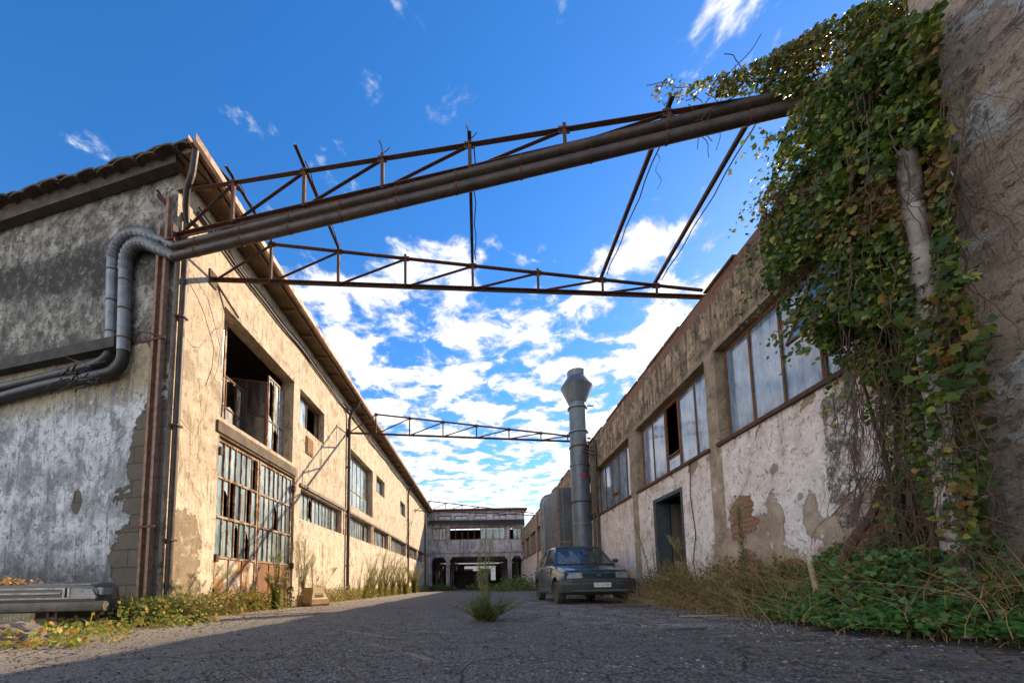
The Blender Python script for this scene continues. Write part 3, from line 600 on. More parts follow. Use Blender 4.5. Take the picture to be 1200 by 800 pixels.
# sliding door: two leaves
def leaf(u0, u1, mat, gone, lab):
    f = MB(); y0 = .05; b0 = .05
    for u in (u0, u1 - b0): f.box(u, y0, .06, u + b0, y0 + .06, 3.28)
    for z in (.06, 1.02, 1.78, 2.53, 3.23): f.box(u0 + b0, y0 + .002, z, u1 - b0, y0 + .058, z + .045)
    n = 7; W_ = (u1 - u0 - 2 * b0)
    for i in range(1, n): x = u0 + b0 + W_ * i / n; f.box(x - .011, y0 + .006, 1.06, x + .011, y0 + .05, 3.24)
    o = f.build('door_leaf', WINFL, LB, M=ML); o['label'] = lab
    pn = MB()
    for i in range(3):
        a = u0 + b0 + W_ * i / 3; c = a + W_ / 3; pn.box(a + .006, y0 + .018, .1, c - .006, y0 + .03, 1.03); pn.box(a - .012, y0 + .0, .1, a + .012, y0 + .018, 1.03)
    pn.build('door_panel', mat, o, M=ML)
    g = MB(); rr = random.Random(int(u0 * 10)); zs = (1.06, 1.78, 2.53, 3.24)
    for i in range(n):
        for j in range(3):
            a = u0 + b0 + W_ * i / n + .01; c = u0 + b0 + W_ * (i + 1) / n - .01; lo, hi = zs[j] + .01, zs[j + 1] - .01; yy = y0 + .03
            if (i, j) in gone:
                if rr.random() < .7: g.add([(a, yy, hi), (c, yy, hi), (c, yy, hi - rr.uniform(.05, .35)), ((a + c) / 2, yy, hi - rr.uniform(.02, .2)), (a, yy, hi - rr.uniform(.05, .4))], [(0, 1, 2, 3, 4)])
                continue
            k = rr.uniform(-.007, .007); g.quad((a, yy + k, lo), (c, yy - k, lo), (c, yy - k, hi), (a, yy + k, hi))
    g.build('pane', GL_L, o, M=ML)
    h_ = MB()
    for z in (.35, .95, 2.95): h_.box(u0 - .03 if u0 < 8 else u1 - .03, -.03, z, u0 + .05 if u0 < 8 else u1 + .05, y0 + .01, z + .14)
    pieces(h_, 'hinge', RUST, o, M=ML)
leaf(7.42, 8.86, DOORW, {(2, 1), (1, 1), (5, 1), (3, 0), (6, 2), (5, 0)}, 'door leaf with white rust-streaked lower panels')
leaf(8.9, 10.46, DOORR, {(3, 1)}, 'door leaf with fully rusted lower panels')
# rainwater pipes on the alley wall
for y, x_ in ((6.22, -4.73), (14.62, -4.72), (27.0, -4.72), (35.4, -4.72)):
    q = MB(); 
    if y < 7: q.tube([(x_, y, .02), (x_, y, 6.2), (x_, y, 6.45), (x_ + .08, y - .15, 6.62), (x_ + .2, y - .3, 6.76), (x_ + .33, y - .38, 6.95), (x_ + .38, y - .4, 7.33)], .048, 10)
    else: q.tube([(x_, y, .02), (x_, y, 6.6), (x_ + .08, y, 6.9), (x_ + .28, y, 7.1), (x_ + .36, y, 7.33)], .055, 10)
    o = q.build('downpipe', DARKRUST, LB, smooth=True)
    c_ = MB()
    for z in (1.2, 3.0, 4.8, 6.1): c_.box(x_ - .07, y - .065, z, x_ + .062, y + .065, z + .03)
    pieces(c_, 'pipe_clip', RUST, o)
# twin steel posts on the corner
for k, u in enumerate((.09, .24)):
    q = MB(); c0 = CA + GU * u - GN * .07; q.box(-.026, -.03, 0, .026, .03, 6.75 - .5 * k, Matrix.Translation(c0) @ Matrix.Rotation(R(-14), 4, 'Z')); o = q.build('corner_post', simple('sun-struck rusty post%d' % k, (.30, .17, .10), (.16, .08, .05), 12, .75, 0, .3), LB)  # rust colour lightened towards the orange of the sunlit edges
sb = MB(); c0 = CA - GN * .1
for z in (1.4, 4.35, 6.0): sb.beam(c0 + GU * .45 + Vector((0, 0, z)), c0 - GU * .02 + Vector((0, 0, z)), .02, .035)
sb.tube([c0 + GU * .75 + Vector((0, .08, 4.42)), c0 + GU * .5 + Vector((0, 0, 4.52)), c0 + GU * .25 + Vector((0, -.02, 4.44)), c0 + GU * .0 + Vector((0, 0, 4.35))], .012, 5); pieces(sb, 'pipe_bracket', RUST, LB)
br = MB(); br.beam(CA - GN * .1 + GU * .3 + Vector((0, 0, 7.02 - .2)), Vector((-4.6, 6.3, 6.45)), .06, .05); br.beam(CA - GN * .12 + GU * .3 + Vector((0, 0, 6.9)), Vector((-4.66, 7.6, 5.75)), .03, .03); br.build('wall_bracket', RUST, LB)
# loose wire on the wall by the corner
wr = MB(); wr.tube([(-4.72, 6.4, 5.7), (-4.7, 6.75, 5.55), (-4.72, 6.92, 5.35), (-4.73, 7.2, 4.9), (-4.73, 7.16, 4.5), (-4.73, 7.02, 4.1)], .007, 4); wr.build('wire', BLACKM, LB)
# ------------------------------------------------------------------ right workshop
RB = thing('workshop_building', (3.9, 10, 0), 'low workshop with peeling white plaster, window bays and brick parapet along the right', 'workshop')
MR = WM(3.9); RZ = 5.27; RE = 39.0
bays = [(3.35, 6.42)] + [(6.72 + 3.6 * k, 9.85 + 3.6 * k) for k in range(9)]
RD = (7.72, 9.05, 0, 2.26)
wall(2.7, RE, 0, RZ, [(a, b_, 2.66, 4.2) for a, b_ in bays] + [RD, (17.9, 19.2, 0, 2.3)], -1, .32).build('wall', RIGHT, RB, M=MR)
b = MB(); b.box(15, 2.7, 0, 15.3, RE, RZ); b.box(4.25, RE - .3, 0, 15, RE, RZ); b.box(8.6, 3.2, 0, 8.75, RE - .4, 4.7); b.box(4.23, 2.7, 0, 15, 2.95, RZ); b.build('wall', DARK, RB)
rf = MB(); rf.box(4.22, 3.0, 4.75, 15, RE - .3, 4.95); rf.build('roof', TILE, RB)
cp = MB(); rr = random.Random(9); y = 2.8
while y < RE - .5:                                                  # broken coping stones
    l = rr.uniform(.5, 1.1)
    if rr.random() < .82 and y > 5.2: cp.box(3.87 + rr.uniform(-.02, .03), y, RZ, 4.24, y + l - .03, RZ + rr.uniform(.02, .07))
    y += l
pieces(cp, 'coping_stone', simple('crumbling coping', (.24, .15, .10), (.13, .085, .06), 8, .95, 0, .9, dist=.03), RB, bevel=.008)
sl_ = MB()
for a, b_ in bays: sl_.box(a - .03, -.001, 2.60, b_ + .03, .05, 2.655)
pieces(sl_, 'sill', RUST, RB, M=MR)
for k, (a, b_) in enumerate(bays):
    n = 5; cs = [a + .02 + (b_ - a - .04) * i / n for i in range(n + 1)]
    drop = [[(0, 0), (1, 0)], [(0 + 2, 0)], [(2, 0)]][min(k, 2)] if k < 3 else []
    wo = window(RB, MR, a + .02, b_ - .02, 2.665, 4.195, .17, -1, cs, 1, fm=WINF, gm=GL_R, drop=drop, bar=.045)
    if k > 5: continue
    for (i, _) in drop:                                             # opening sash, tilted out on its pivot
        c0, c1 = cs[i], cs[i + 1]
        for zb, ang in ((2.68, 0), (3.07, 24 if k == 0 and i == 1 else (0 if k else 12))):
            hgt = .36 if zb < 3 else 1.08
            mt = MR @ Matrix.Translation((0, -.17, zb + (hgt if zb > 3 else 0))) @ Matrix.Rotation(R(ang), 4, 'X')
            z0_, z1_ = (-hgt, 0) if zb > 3 else (0, hgt)
            sf = MB()
            for u in (c0 + .02, c1 - .05): sf.box(u, -.018, z0_, u + .03, .018, z1_)
            for z in (z0_, z1_ - .03): sf.box(c0 + .05, -.016, z, c1 - .05, .016, z + .03)
            so_ = sf.build('opening_sash', WINF, wo, M=mt)
            if k != 1 or zb < 3: MB().quad((c0 + .05, 0, z0_ + .02), (c1 - .05, 0, z0_ + .02), (c1 - .05, 0, z1_ - .02), (c0 + .05, 0, z1_ - .02)).build('opening_pane', GL_R, wo, M=mt)
df = MB(); df.box(7.722, -.1, 0, 7.80, .004, 2.255); df.box(8.93, -.3, 0, 9.048, .004, 2.255); df.box(7.8, -.1, 2.18, 8.93, .004, 2.255)
df.build('door_frame', simple('old blue-grey door paint', (.045, .065, .08), (.03, .04, .045), 5, .7, 0, .3, (.15, .08, .04), .42), RB, M=MR)
dl_ = MB(); dl_.box(0, -.02, .05, 1.1, .02, 2.15); dl_.build('door_leaf', simple('rotten brown door board', (.13, .085, .055), (.06, .04, .03), 4, .8, 0, .4, stretch=(1, 1, .3)), RB, M=MR @ Matrix.Translation((8.92, -.32, 0)) @ Matrix.Rotation(R(-100), 4, 'Z'))
cb_ = MB(); cb_.tube([(3.885, 7.35, 2.6), (3.87, 7.38, 2.0), (3.88, 7.3, 1.3), (3.88, 7.45, .8), (3.86, 7.3, .3)], .008, 4); cb_.build('cable', BLACKM, RB)
jw = MB(); jw.box(9.55, -.001, .1, 9.75, .012, .1 + .0001) if False else None
dp = MB(); dp.tube([(3.83, 13.05, .02), (3.83, 13.05, 5.1)], .045, 8); dp.tube([(3.79, 12.85, 2.75), (3.7, 12.6, 2.8)], .02, 6); dp.tube([(3.9, 13.2, 4.6), (3.3, 12.7, 4.62)], .018, 6); dp.tube([(3.9, 13.2, 4.75), (3.4, 12.9, 4.78)], .018, 6); dp.build('downpipe', DARKRUST, RB, smooth=True)
for y_ in (19.2, 26.4): 
    q = MB(); q.tube([(3.82, y_ + .6, .02), (3.82, y_ + .6, 5.2)], .06, 8); q.build('downpipe', simple('faded pink pipe%d' % int(y_), (.36, .26, .22), (.22, .15, .12), 4, .7, 0, .2), RB, smooth=True)
# ------------------------------------------------------------------ tall rough building, right foreground
TB = thing('rendered_building', (3.8, 0, 0), 'tall building of coarse brown render with white patches at the right edge', 'building')
q = MB(); q.box(-9, -.0, 0, 3.06, -4.0, 9.5); o = q.build('wall', ROUGHW, TB, M=WM(3.74))
q = MB(); q.box(3.6, -9.05, 9.5, 7.8, 3.1, 9.7); q.build('roof', TILE, TB)
# ------------------------------------------------------------------ building across the end of the alley
FB = thing('end_building', (0, 38, 0), 'grey concrete building on columns closing the far end of the alley', 'building')
FY = 38.0
MF = Matrix(((1, 0, 0, 0), (0, 1, 0, FY), (0, 0, 1, 0), (0, 0, 0, 1)))
wb_ = wall(-4.95, 4.25, 3.5, 7.4, [(-4.38, -3.1, 4.62, 5.8), (-2.8, 2.45, 4.66, 5.85), (2.8, 3.95, 4.62, 5.75)] + [(x, x + 1.25, 6.55, 6.95) for x in (-3.9, -2.3, -.5, 1.3)], 1, .25)
wb_.build('wall', FAR, FB, M=MF)
b = MB(); b.box(-4.95, 12, 0, -1.9, 12.3, 3.0); b.box(1.9, 12, 0, 4.25, 12.3, 3.0); b.box(-1.9, 12, 0, 1.9, 12.3, 1.0); b.box(-1.9, 12.0, 2.75, 1.9, 12.3, 3.0); b.box(-4.95, 12, 3.5, 4.25, 12.3, 4.62); b.box(-4.7, 12, 5.6, 4.25, 12.3, 7.2); b.box(1.2, 12, 4.6, 4.25, 12.3, 5.6); b.box(-4.7, 12, 4.6, -2.5, 12.3, 5.6)
for x in (-4.2, -2.5, -1.9, -1.2, 0, 1.2): b.box(x, 11.95, 4.6, x + .25, 12.25, 5.62)
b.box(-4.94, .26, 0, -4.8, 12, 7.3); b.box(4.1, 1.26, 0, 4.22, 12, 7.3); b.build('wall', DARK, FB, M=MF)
b = MB(); b.box(-4.75, -.35, 3.42, 4.35, 12.2, 3.6); b.box(-4.75, -.28, 3.05, 4.35, -.02, 3.42)
for y in (3, 6, 9): b.box(-4.6, y, 3.0, 4.2, y + .3, 3.42)
b.build('floor_slab', FAR, FB, M=MF)
b = MB(); b.box(-4.9, -.45, 7.4, 4.5, 12.4, 7.52); b.build('roof', RUST, FB, M=MF)
b = MB(); b.quad((-4.7, -.02, 6.72 + .6), (4.2, -.02, 6.72 + .6), (4.2, -.75, 6.05), (-4.7, -.75, 6.35)); b.add([(-4.7, -.05, 7.2), (4.2, -.05, 7.2), (4.2, -.8, 6.0), (-4.7, -.8, 6.32), (-4.7, -.05, 7.15), (4.2, -.05, 7.15), (4.2, -.8, 5.95), (-4.7, -.8, 6.27)], [(0, 1, 2, 3), (7, 6, 5, 4), (3, 2, 6, 7)]) if False else None
tarp = MB(); tarp.add([(-4.7, -.02, 6.52), (4.22, -.02, 6.5), (4.22, -.5, 5.98), (-4.7, -.5, 6.28), (-4.7, -.02, 6.44), (4.22, -.02, 6.42), (4.22, -.5, 5.92), (-4.7, -.5, 6.22)], [(0, 1, 2, 3), (7, 6, 5, 4), (3, 2, 6, 7), (0, 3, 7, 4), (1, 5, 6, 2)])
tarp.build('canopy', BLACKM, FB, M=MF)
for x0, x1, z0, z1, nc, gn in ((-4.38, -3.1, 4.62, 5.8, 4, ()), (-2.8, 2.45, 4.66, 5.85, 9, ((0, 0), (1, 0), (2, 0), (3, 0), (4, 0))), (2.8, 3.95, 4.62, 5.75, 3, ((0, 0),))):
    window(FB, MF, x0, x1, z0, z1, .12, 1, nc, 1, drop=gn, gm=GL_L, bar=.06)
for x in (-3.9, -2.3, -.5, 1.3): window(FB, MF, x, x + 1.25, 6.55, 6.95, .12, 1, 2, 1, gm=GL_R, bar=.05)
for x in (-4.6, -2.95, 2.75, 4.1):
    for yy in (0, 6, 11.4):
        c_ = MB(); w_ = .17; c_.box(x - w_, yy - .3, 0, x + w_, yy + .04, 3.05)
        for s_ in (-1, 1):
            c_.add([(x + s_ * w_, yy - .3, 2.7), (x + s_ * (w_ + .26), yy - .3, 3.05), (x + s_ * w_, yy - .3, 3.05), (x + s_ * w_, yy + .04, 2.7), (x + s_ * (w_ + .26), yy + .04, 3.05), (x + s_ * w_, yy + .04, 3.05)], [(0, 1, 2), (3, 5, 4), (0, 3, 4, 1)])
        c_.build('column', FAR, FB, M=MF)
q = thing('storage_container', (-.9, 47, 0), 'dark container standing under the far building between its columns', 'container')
c_ = MB(); c_.box(-3.6, 45.5, .15, 1.2, 48, 2.0); c_.build('body', simple('dark brown paint', (.07, .04, .035), (.04, .03, .03), 3, .6), q, bevel=.03)
c_ = MB(); [c_.box(-3.4 + .3 * i, 45.45, .3, -3.3 + .3 * i, 45.497, 1.85) for i in range(15)]; c_.build('rib', BLACKM, q)
q = thing('yard_building', (0, 70, 0), 'pale sunlit building seen through the open ground floor at the end of the alley', 'building')
c_ = wall(-14, 16, 0, 5, [(-3 + 3 * i, -1.2 + 3 * i, 1.5, 3.2) for i in range(5)], 1, .3); c_.build('wall', simple('pale yard wall', (.62, .60, .55), (.5, .48, .44), 2, .9), q, M=Matrix.Translation((0, 70, 0)))
c_ = MB(); c_.box(-14.4, 69.6, 5, 16.4, 79, 5.3); c_.box(-14, 78.7, 0, 16, 79, 4.99); c_.build('roof', simple('orange roof sheet', (.5, .16, .06), (.35, .1, .05), 3, .8), q)
# ------------------------------------------------------------------ roof trusses spanning the alley
def ztop(X): return 6.79 - .134 * (X + 3.74)
def zbot(X): return 6.09 - .057 * (X + 4.8)
NX = [-3.74, -2.5, -1.27, -.04, 1.15, 2.32, 3.3]
def zbot1(X): return 6.13 - .045 * (X + 4.8)
def truss(name, Yf, label, x0=-4.8, x1=4.15, group='steel trusses spanning the alley', dz=0, cut=None):
    zbot = zbot1 if cut else globals()['zbot']
    root = thing(name, (x0, Yf(x0), zbot(x0)), label, 'truss', group)
    pt = lambda X, z: Vector((X, Yf(X), z + dz))
    a = MB(); a.angle(pt(NX[0], ztop(NX[0])), pt(x1, ztop(x1)), .065, .009); a.angle(pt(x0 if cut else NX[0] - .02, ztop(x0) if cut else ztop(NX[0])), pt(NX[0], ztop(NX[0])), .065, .009); a.build('top_chord', RUST, root)
    a = MB(); a.angle(pt(x0, zbot(x0)), pt(x1, zbot(x1)), .06, .009, flip=-1); a.build('bottom_chord', RUST, root)
    for i, X in enumerate(NX):
        q = MB(); q.angle(pt(X, zbot(X)), pt(X, ztop(X) + .05), .045, .007); q.build('web_post', RUST, root)
        xp = NX[i - 1] if i else x0 + .03
        q = MB(); q.angle(pt(xp + .04, zbot(xp) + .02), pt(X, ztop(X) - .02), .045, .007); q.build('diagonal', RUST, root)
        q = MB(); q.box(-.07, -.006, -.05, .07, .006, .05, Matrix.Translation(pt(X, ztop(X) - .03))); q.build('gusset', RUST, root)
    q = MB(); q.box(-.01, -.1, -.14, .012, .1, .14, Matrix.Translation(pt(x0 + .012, zbot(x0)))); q.build('end_plate', RUST, root)
    return root
Y1 = lambda X: 6.1 - .2471 * (X + 4.8)
truss('truss', Y1, 'nearest rusty steel truss, overgrown with ivy at one end and carrying two fat pipes', cut=True)
truss('truss', lambda X: 7.0, 'second rusty truss, thin tapering one just behind the pipe-carrying truss')
truss('truss', lambda X: 14.6, 'rusty truss in mid alley ending behind the tall metal chimney')
truss('truss', lambda X: 30.4, 'farthest rusty truss in front of the grey building closing the alley')
# purlins running from the near truss to the second one
PL = {NX[0]: 'rusty steel rod between the two near trusses, the one nearest the ochre building',
      NX[1]: 'rusty steel rod passing behind the fat pipes, its end sticking up over the near truss',
      NX[3]: 'rusty steel rod hanging straight down the middle of the sky between the two near trusses',
      NX[5]: 'rusty double steel rod leaning right, left of the pair near the ivy',
      NX[6]: 'long rusty steel rod nearest the ivy, joining the second truss by the workshop wall'}
for X in (NX[0], NX[1], NX[3], NX[5], NX[6]):
    p = MB(); ext = {NX[0]: .2, NX[1]: .32, NX[3]: .12, NX[5]: .12, NX[6]: .12}[X]; z = ztop(X) + .055; y1 = Y1(X) - ext
    p.angle((X, y1, z), (X, 7.06, z), .05, .007)
    root = p.build('purlin', RUST); tag(root, PL[X], 'steel rod', 'steel rods joining the two near trusses')
    q = MB(); pts = [(X + .06 + .015 * math.sin(i * 1.9), y1 + .2 + (6.9 - y1 - .2) * i / 10, z - .05 - .03 * math.sin(math.pi * i / 10)) for i in range(11)]; q.tube(pts, .009, 5); q.build('cable', BLACKM, root)
for X, l in ((NX[2], 'short upright iron stub on the third node of the near truss'), (NX[3], 'pair of bent wire ends on the middle node of the near truss')):
    p = MB(); b_ = Vector((X, Y1(X), ztop(X) + .05)); 
    p.tube([b_, b_ + Vector((-.01, -.02, .1)), b_ + Vector((-.04, -.03, .17)), b_ + Vector((-.03, -.02, .2))], .008, 5); p.tube([b_, b_ + Vector((.06, 0, .05)), b_ + Vector((.1, 0, .1))], .007, 5)
    tag(p.build('wire_stub', RUST), l, 'wire')
# ------------------------------------------------------------------ two large pipes on the near truss
def ppt(x, y, off): n = Vector((.24, .97, 0)).normalized(); return on(x, y, n, n.dot(CA) - off)
def smoothpath(pts, n=6):
    out = []; P_ = [pts[0]] + pts + [pts[-1]]
    for i in range(1, len(P_) - 2):
        for k in range(n):
            s = k / n; a, b, c, d = P_[i - 1], P_[i], P_[i + 1], P_[i + 2]
            out.append(.5 * ((2 * b) + (c - a) * s + (2 * a - 5 * b + 4 * c - d) * s * s + (3 * b - a - 3 * c + d) * s ** 3))
    out.append(pts[-1]); return out
def bigpipe(pxs_span, pxs_el, pxs_down, pxs_black, off, r, label):
    span = [ppt(x, y, off) for x, y in pxs_span]
    e = span[-1] + (span[-1] - span[-2]).normalized() * .75; span.append(e)
    el = smoothpath([ppt(x, y, off) for x, y in pxs_el], 6); dn = [ppt(x, y, off) for x, y in pxs_down]
    bl = smoothpath([ppt(x, y, off) for x, y in pxs_black], 4); bl.append(bl[-1] + GU * 5 + Vector((0, 0, -.3)))
    root = thing('large_pipe', tuple(dn[-1]), label, 'pipe', 'pair of fat pipes crossing the alley')
    a = MB(); a.tube(span, r, 18); a.build('span', DARKRUST, root, smooth=True)
    a = MB()
    rs = [(r + (.092 - r) * min(1, i / 9)) * (1.0 + (.1 if i % 2 else 0)) for i in range(len(el))]; a.tube(el, rs, 16); a.build('elbow', ZINC, root)
    a = MB(); a.tube(dn, .090, 18); a.build('riser', GALV, root, smooth=True)
    a = MB(); a.tube(bl, .082, 14); a.build('tarred_run', BLACKM, root, smooth=True)
    a = MB(); L = [(span[i], span[i + 1]) for i in range(len(span) - 1)]
    for (p, q_) in L:
        n = max(1, int((q_ - p).length / .8))
        for k in range(n):
            c = p.lerp(q_, (k + .5) / n); d = (q_ - p).normalized(); a.tube([c - d * .014, c + d * .014], r * 1.1, 18)
    for i in range(len(dn) - 1):
        for k in (.15, .5, .85): c = dn[i].lerp(dn[i + 1], k); a.tube([c + Vector((0, 0, .012)), c - Vector((0, 0, .012))], .094, 18)
    pieces(a, 'joint_ring', RUST, root, smooth=True)
bigpipe([(205, 289), (930, 109)], [(205, 289), (186, 281), (168, 274), (150, 277), (137, 290), (133, 305)], [(133, 303), (131, 406)], [(131, 404), (127, 418), (110, 428), (60, 441), (0, 455)], .04, .056, 'upper fat pipe riding on the near truss, the one closer to the truss bars')
bigpipe([(205, 301), (930, 126)], [(205, 301), (190, 294), (172, 286), (158, 288), (149, 300), (147, 318)], [(147, 316), (145, 412)], [(145, 410), (141, 428), (124, 438), (60, 450), (0, 466)], .11, .064, 'lower fat pipe under the near truss, the one nearer the viewer')
# tangle of torn lagging on the tarred run
tg = MB(); rr = random.Random(5)
for i in range(26):
    c = ppt(rr.uniform(72, 112), rr.uniform(424, 452), rr.uniform(.15, .4)); c2 = c + Vector((rr.uniform(-.25, .25), rr.uniform(-.1, .1), rr.uniform(-.12, .12))); c3 = c2 + Vector((rr.uniform(-.12, .12), 0, rr.uniform(-.12, .1))); tg.beam(c, c2, .025, .008); tg.beam(c2, c3, .02, .006)
tag(tg.build('torn_lagging', BLACKM), 'black torn lagging strips tangled round the tarred pipe bend on the gable', 'pipe lagging')
# ------------------------------------------------------------------ chimney and filter cabinet
ch = thing('chimney', (3.42, 13.5, 0), 'tall galvanised exhaust chimney with a flared double-cone cap behind the parked car', 'chimney')
q = MB(); q.lathe([(0, .02), (.34, .02), (.34, .25), (.31, .3), (.31, 5.0), (.285, 5.02), (.285, 6.55)], (3.42, 13.5, 0), 32); q.build('flue', GALVD, ch, smooth=True)
q = MB(); q.lathe([(.285, 6.55), (.30, 6.56), (.53, 7.1), (.54, 7.12), (.30, 7.48), (.30, 7.68), (.27, 7.68), (.27, 7.5), (.0, 7.4)], (3.42, 13.5, 0), 20); q.build('cap', GALVD, ch)
for z in (2.35, 3.1, 4.35, 4.98, 5.5, 6.35):
    q = MB(); q.lathe([(.30, z), (.332, z + .005), (.332, z + .045), (.30, z + .05)], (3.42, 13.5, 0), 32); q.build('ring', RUST if z in (3.1, 4.98) else GALV, ch, smooth=True)
q = MB(); q.tube([(3.7, 13.45, 6.45), (3.95, 13.4, 6.42)], .02, 6); q.beam((3.6, 13.4, 4.95), (3.92, 13.2, 4.95), .04); q.beam((3.6, 13.4, 2.7), (3.92, 13.2, 2.7), .04); q.build('bracket', RUST, ch)
q = MB()
for k, (a, z) in enumerate(((0, 0),)):
    pts = [(-.06, .09), (.06, .09), (.065, -.01), (.0, -.1), (-.065, -.01)]; ys = 13.5 - .318
    q.add([(3.44 + u, ys - .02, 3.95 + v) for u, v in pts] + [(3.44 + u, ys + .03, 3.95 + v) for u, v in pts], [(4, 3, 2, 1, 0), (5, 6, 7, 8, 9)] + [(i, (i + 1) % 5, 5 + (i + 1) % 5, 5 + i) for i in range(5)])
q.build('shield_badge', simple('red enamel', (.45, .04, .03), (.3, .03, .03), 5, .4), ch)
fc = thing('filter_cabinet', (3.3, 16.4, 0), 'corrugated galvanised filter cabinet raised on legs behind the metal chimney', 'cabinet')
q = MB(); q.box(2.92, 15.02, 1.65, 3.72, 17.9, 4.0); q.build('body', GALVD, fc)
q = MB(); y = 15.05
while y < 17.85: q.box(2.86, y, 1.68, 2.922, y + .1, 3.98); y += .24
q.build('corrugated_side', GALV, fc)
q = MB(); q.box(2.9, 14.99, 1.63, 2.97, 15.05, 4.03); q.box(3.66, 14.99, 1.63, 3.74, 15.05, 4.03); q.box(3.1, 14.995, 1.7, 3.14, 15.02, 3.98); q.box(2.97, 14.992, 1.95, 3.66, 15.018, 2.0); q.build('corner_trim', simple('rust streaked trim', (.35, .28, .2), (.2, .12, .07), 5, .6, .3), fc)
for x in (2.97, 3.67):
    for y in (15.07, 17.8): q = MB(); q.box(x - .04, y - .04, 0, x + .04, y + .04, 1.66); q.build('leg', RUST, fc)
q = MB(); q.box(3.0, 15.1, .9, 3.64, 17.8, 1.66); q.build('hopper', GALVD, fc)
q = MB(); q.tube([(2.95, 18.3, .3), (2.95, 18.3, 4.0), (2.98, 18.3, 4.15), (3.08, 18.28, 4.26), (3.25, 18.25, 4.3), (3.8, 18.2, 4.3)], .2, 18); q.build('duct', GALV, fc, smooth=True)
# ------------------------------------------------------------------ cars
PAINT = None
def carpaint(name, c, dirt, rough=.3, amt=.5):
    m, t = newmat(name); P = t.co(); x, y, z = t.xyz(P); n1 = t.noise(P, 3, 8, .7, .3); n2 = t.noise(P, 30, 4, .6)
    k = t.m('MULTIPLY', t.mr(n1, .35, .7, .05, amt), t.mr(n2, .2, .7, .6, 1)); col = t.mix(k, c, dirt)
    col = t.mix(t.mr(t.noise(P, 1.6, 6, .7), .68, .73), col, (.30, .22, .14))
    t.principled(Base_Color=col, Roughness=t.m('ADD', t.m('MULTIPLY', k, .5), rough), Coat_Weight=.6, Coat_Roughness=.12, Metallic=.1); return m
BLUE = carpaint('teal blue car paint', (.012, .055, .085), (.11, .135, .125), .18, .32)
BUMP = simple('faded black bumper plastic', (.028, .028, .03), (.05, .05, .048), 6, .55, 0, .1)
LAMP = mat_glass('headlamp glass', (.10, .11, .12), (.24, .25, .25), .12, .85)
CGL = mat_glass('car window glass', (.02, .03, .035), (.07, .085, .085), .03, .5, .9)
PLATE = simple('number plate white', (.72, .71, .68), (.6, .58, .55), 10, .5)
YPL = simple('dirty yellowed number plate', (.14, .11, .05), (.30, .23, .09), 20, .6)
INK = simple('plate lettering black', (.015, .015, .018), None, 5, .5)
ORG = simple('amber lens', (.55, .16, .02), (.4, .1, .02), 8, .35)
car = thing('parked_car', (0, 0, 0), 'dusty dark teal hatchback with flat tyres parked beside the workshop door', 'car')
Lc = 3.7
def ring(y, zb, zt, wb, wt, crown, hw=None):                       # one cross-section of the lower body
    pts = []
    for s_ in (1,):
        side = [(wb * .93, zb), (wb, zb + .06), (wb + .012, (zb + zt) / 2), (wb - .0, zt - .16), (wt + .02, zt - .05), (wt - .03, zt), (wt * .6, zt + crown * .7), (0, zt + crown)]
    R_ = [(x, z) for x, z in side]; Lf = [(-x, z) for x, z in reversed(side[:-1])]
    pts = [Vector((x, y, z)) for x, z in R_ + Lf]; return pts
secs = [(.04, .42, .66, .66, .62, .01), (.10, .24, .70, .74, .68, .02), (.30, .2, .745, .775, .71, .03), (.7, .19, .81, .79, .73, .035), (1.02, .18, .875, .795, .74, .03), (1.4, .18, .90, .80, .75, .0), (2.4, .18, .92, .80, .75, 0), (3.2, .19, .92, .785, .735, 0), (3.55, .24, .90, .76, .70, 0), (3.68, .36, .84, .70, .64, 0)]
bm_ = MB().loft([ring(*s_) for s_ in secs])
body = bm_.build('body', BLUE, car, fixn=True, smooth=True)
cut = MB()
for y in (.72, 3.0):
    for sx in (-1, 1): cut.tube([(sx * .5, y, .27), (sx * .95, y, .27)], .335, 28)
co_ = cut.build('cutter', BLUE, fixn=True)
md = body.modifiers.new('arches', 'BOOLEAN'); md.object = co_; md.operation = 'DIFFERENCE'; md.solver = 'EXACT'
dg = bpy.context.evaluated_depsgraph_get(); dg.update(); nm = bpy.data.meshes.new_from_object(body.evaluated_get(dg)); body.modifiers.clear(); body.data = nm
bpy.data.objects.remove(co_)
# greenhouse: roof panel, pillars, glass
A0, A1, C1, C0 = 1.0, 1.62, 3.15, 3.58; wb0, wr = .70, .55; zb0, zr = .895, 1.36
rp = MB()
rings = []
for y, z, wd in ((A1 - .03, zr - .012, wr), (A1 + .25, zr + .012, wr + .015), (2.4, zr + .02, wr + .02), (C1, zr - .02, wr)):
    rings.append([Vector((x, y, z + c)) for x, c in ((-wd, -.035), (-wd * .96, 0), (-wd * .6, .022), (0, .03), (wd * .6, .022), (wd * .96, 0), (wd, -.035), (wd * .5, -.03), (-wd * .5, -.03))])
rp.loft(rings).build('roof', BLUE, body, fixn=True, smooth=True)
pl_ = MB()
for sx in (-1, 1):
    pl_.beam((sx * (wb0 - .0), A0 + .02, zb0 - .03), (sx * (wr - .02), A1, zr - .01), .045, .04)
    pl_.beam((sx * (wb0 + .01), C0 - .06, zb0 - .05), (sx * (wr - .02), C1 - .02, zr - .02), .07, .1)
    pl_.beam((sx * (wb0 + .03), 2.28, zb0 - .02), (sx * (wr + .0), 2.30, zr - .01), .03, .07); pl_.beam((sx * (wb0 + .03), A0 + .05, zb0 - .005), (sx * (wb0 + .025), C0 - .1, zb0 - .005), .03, .03)
pl_.build('pillar', BLUE, body)
def gl(name, pts): o = MB().add(pts, [(0, 1, 2, 3)]).build(name, CGL, car); return o
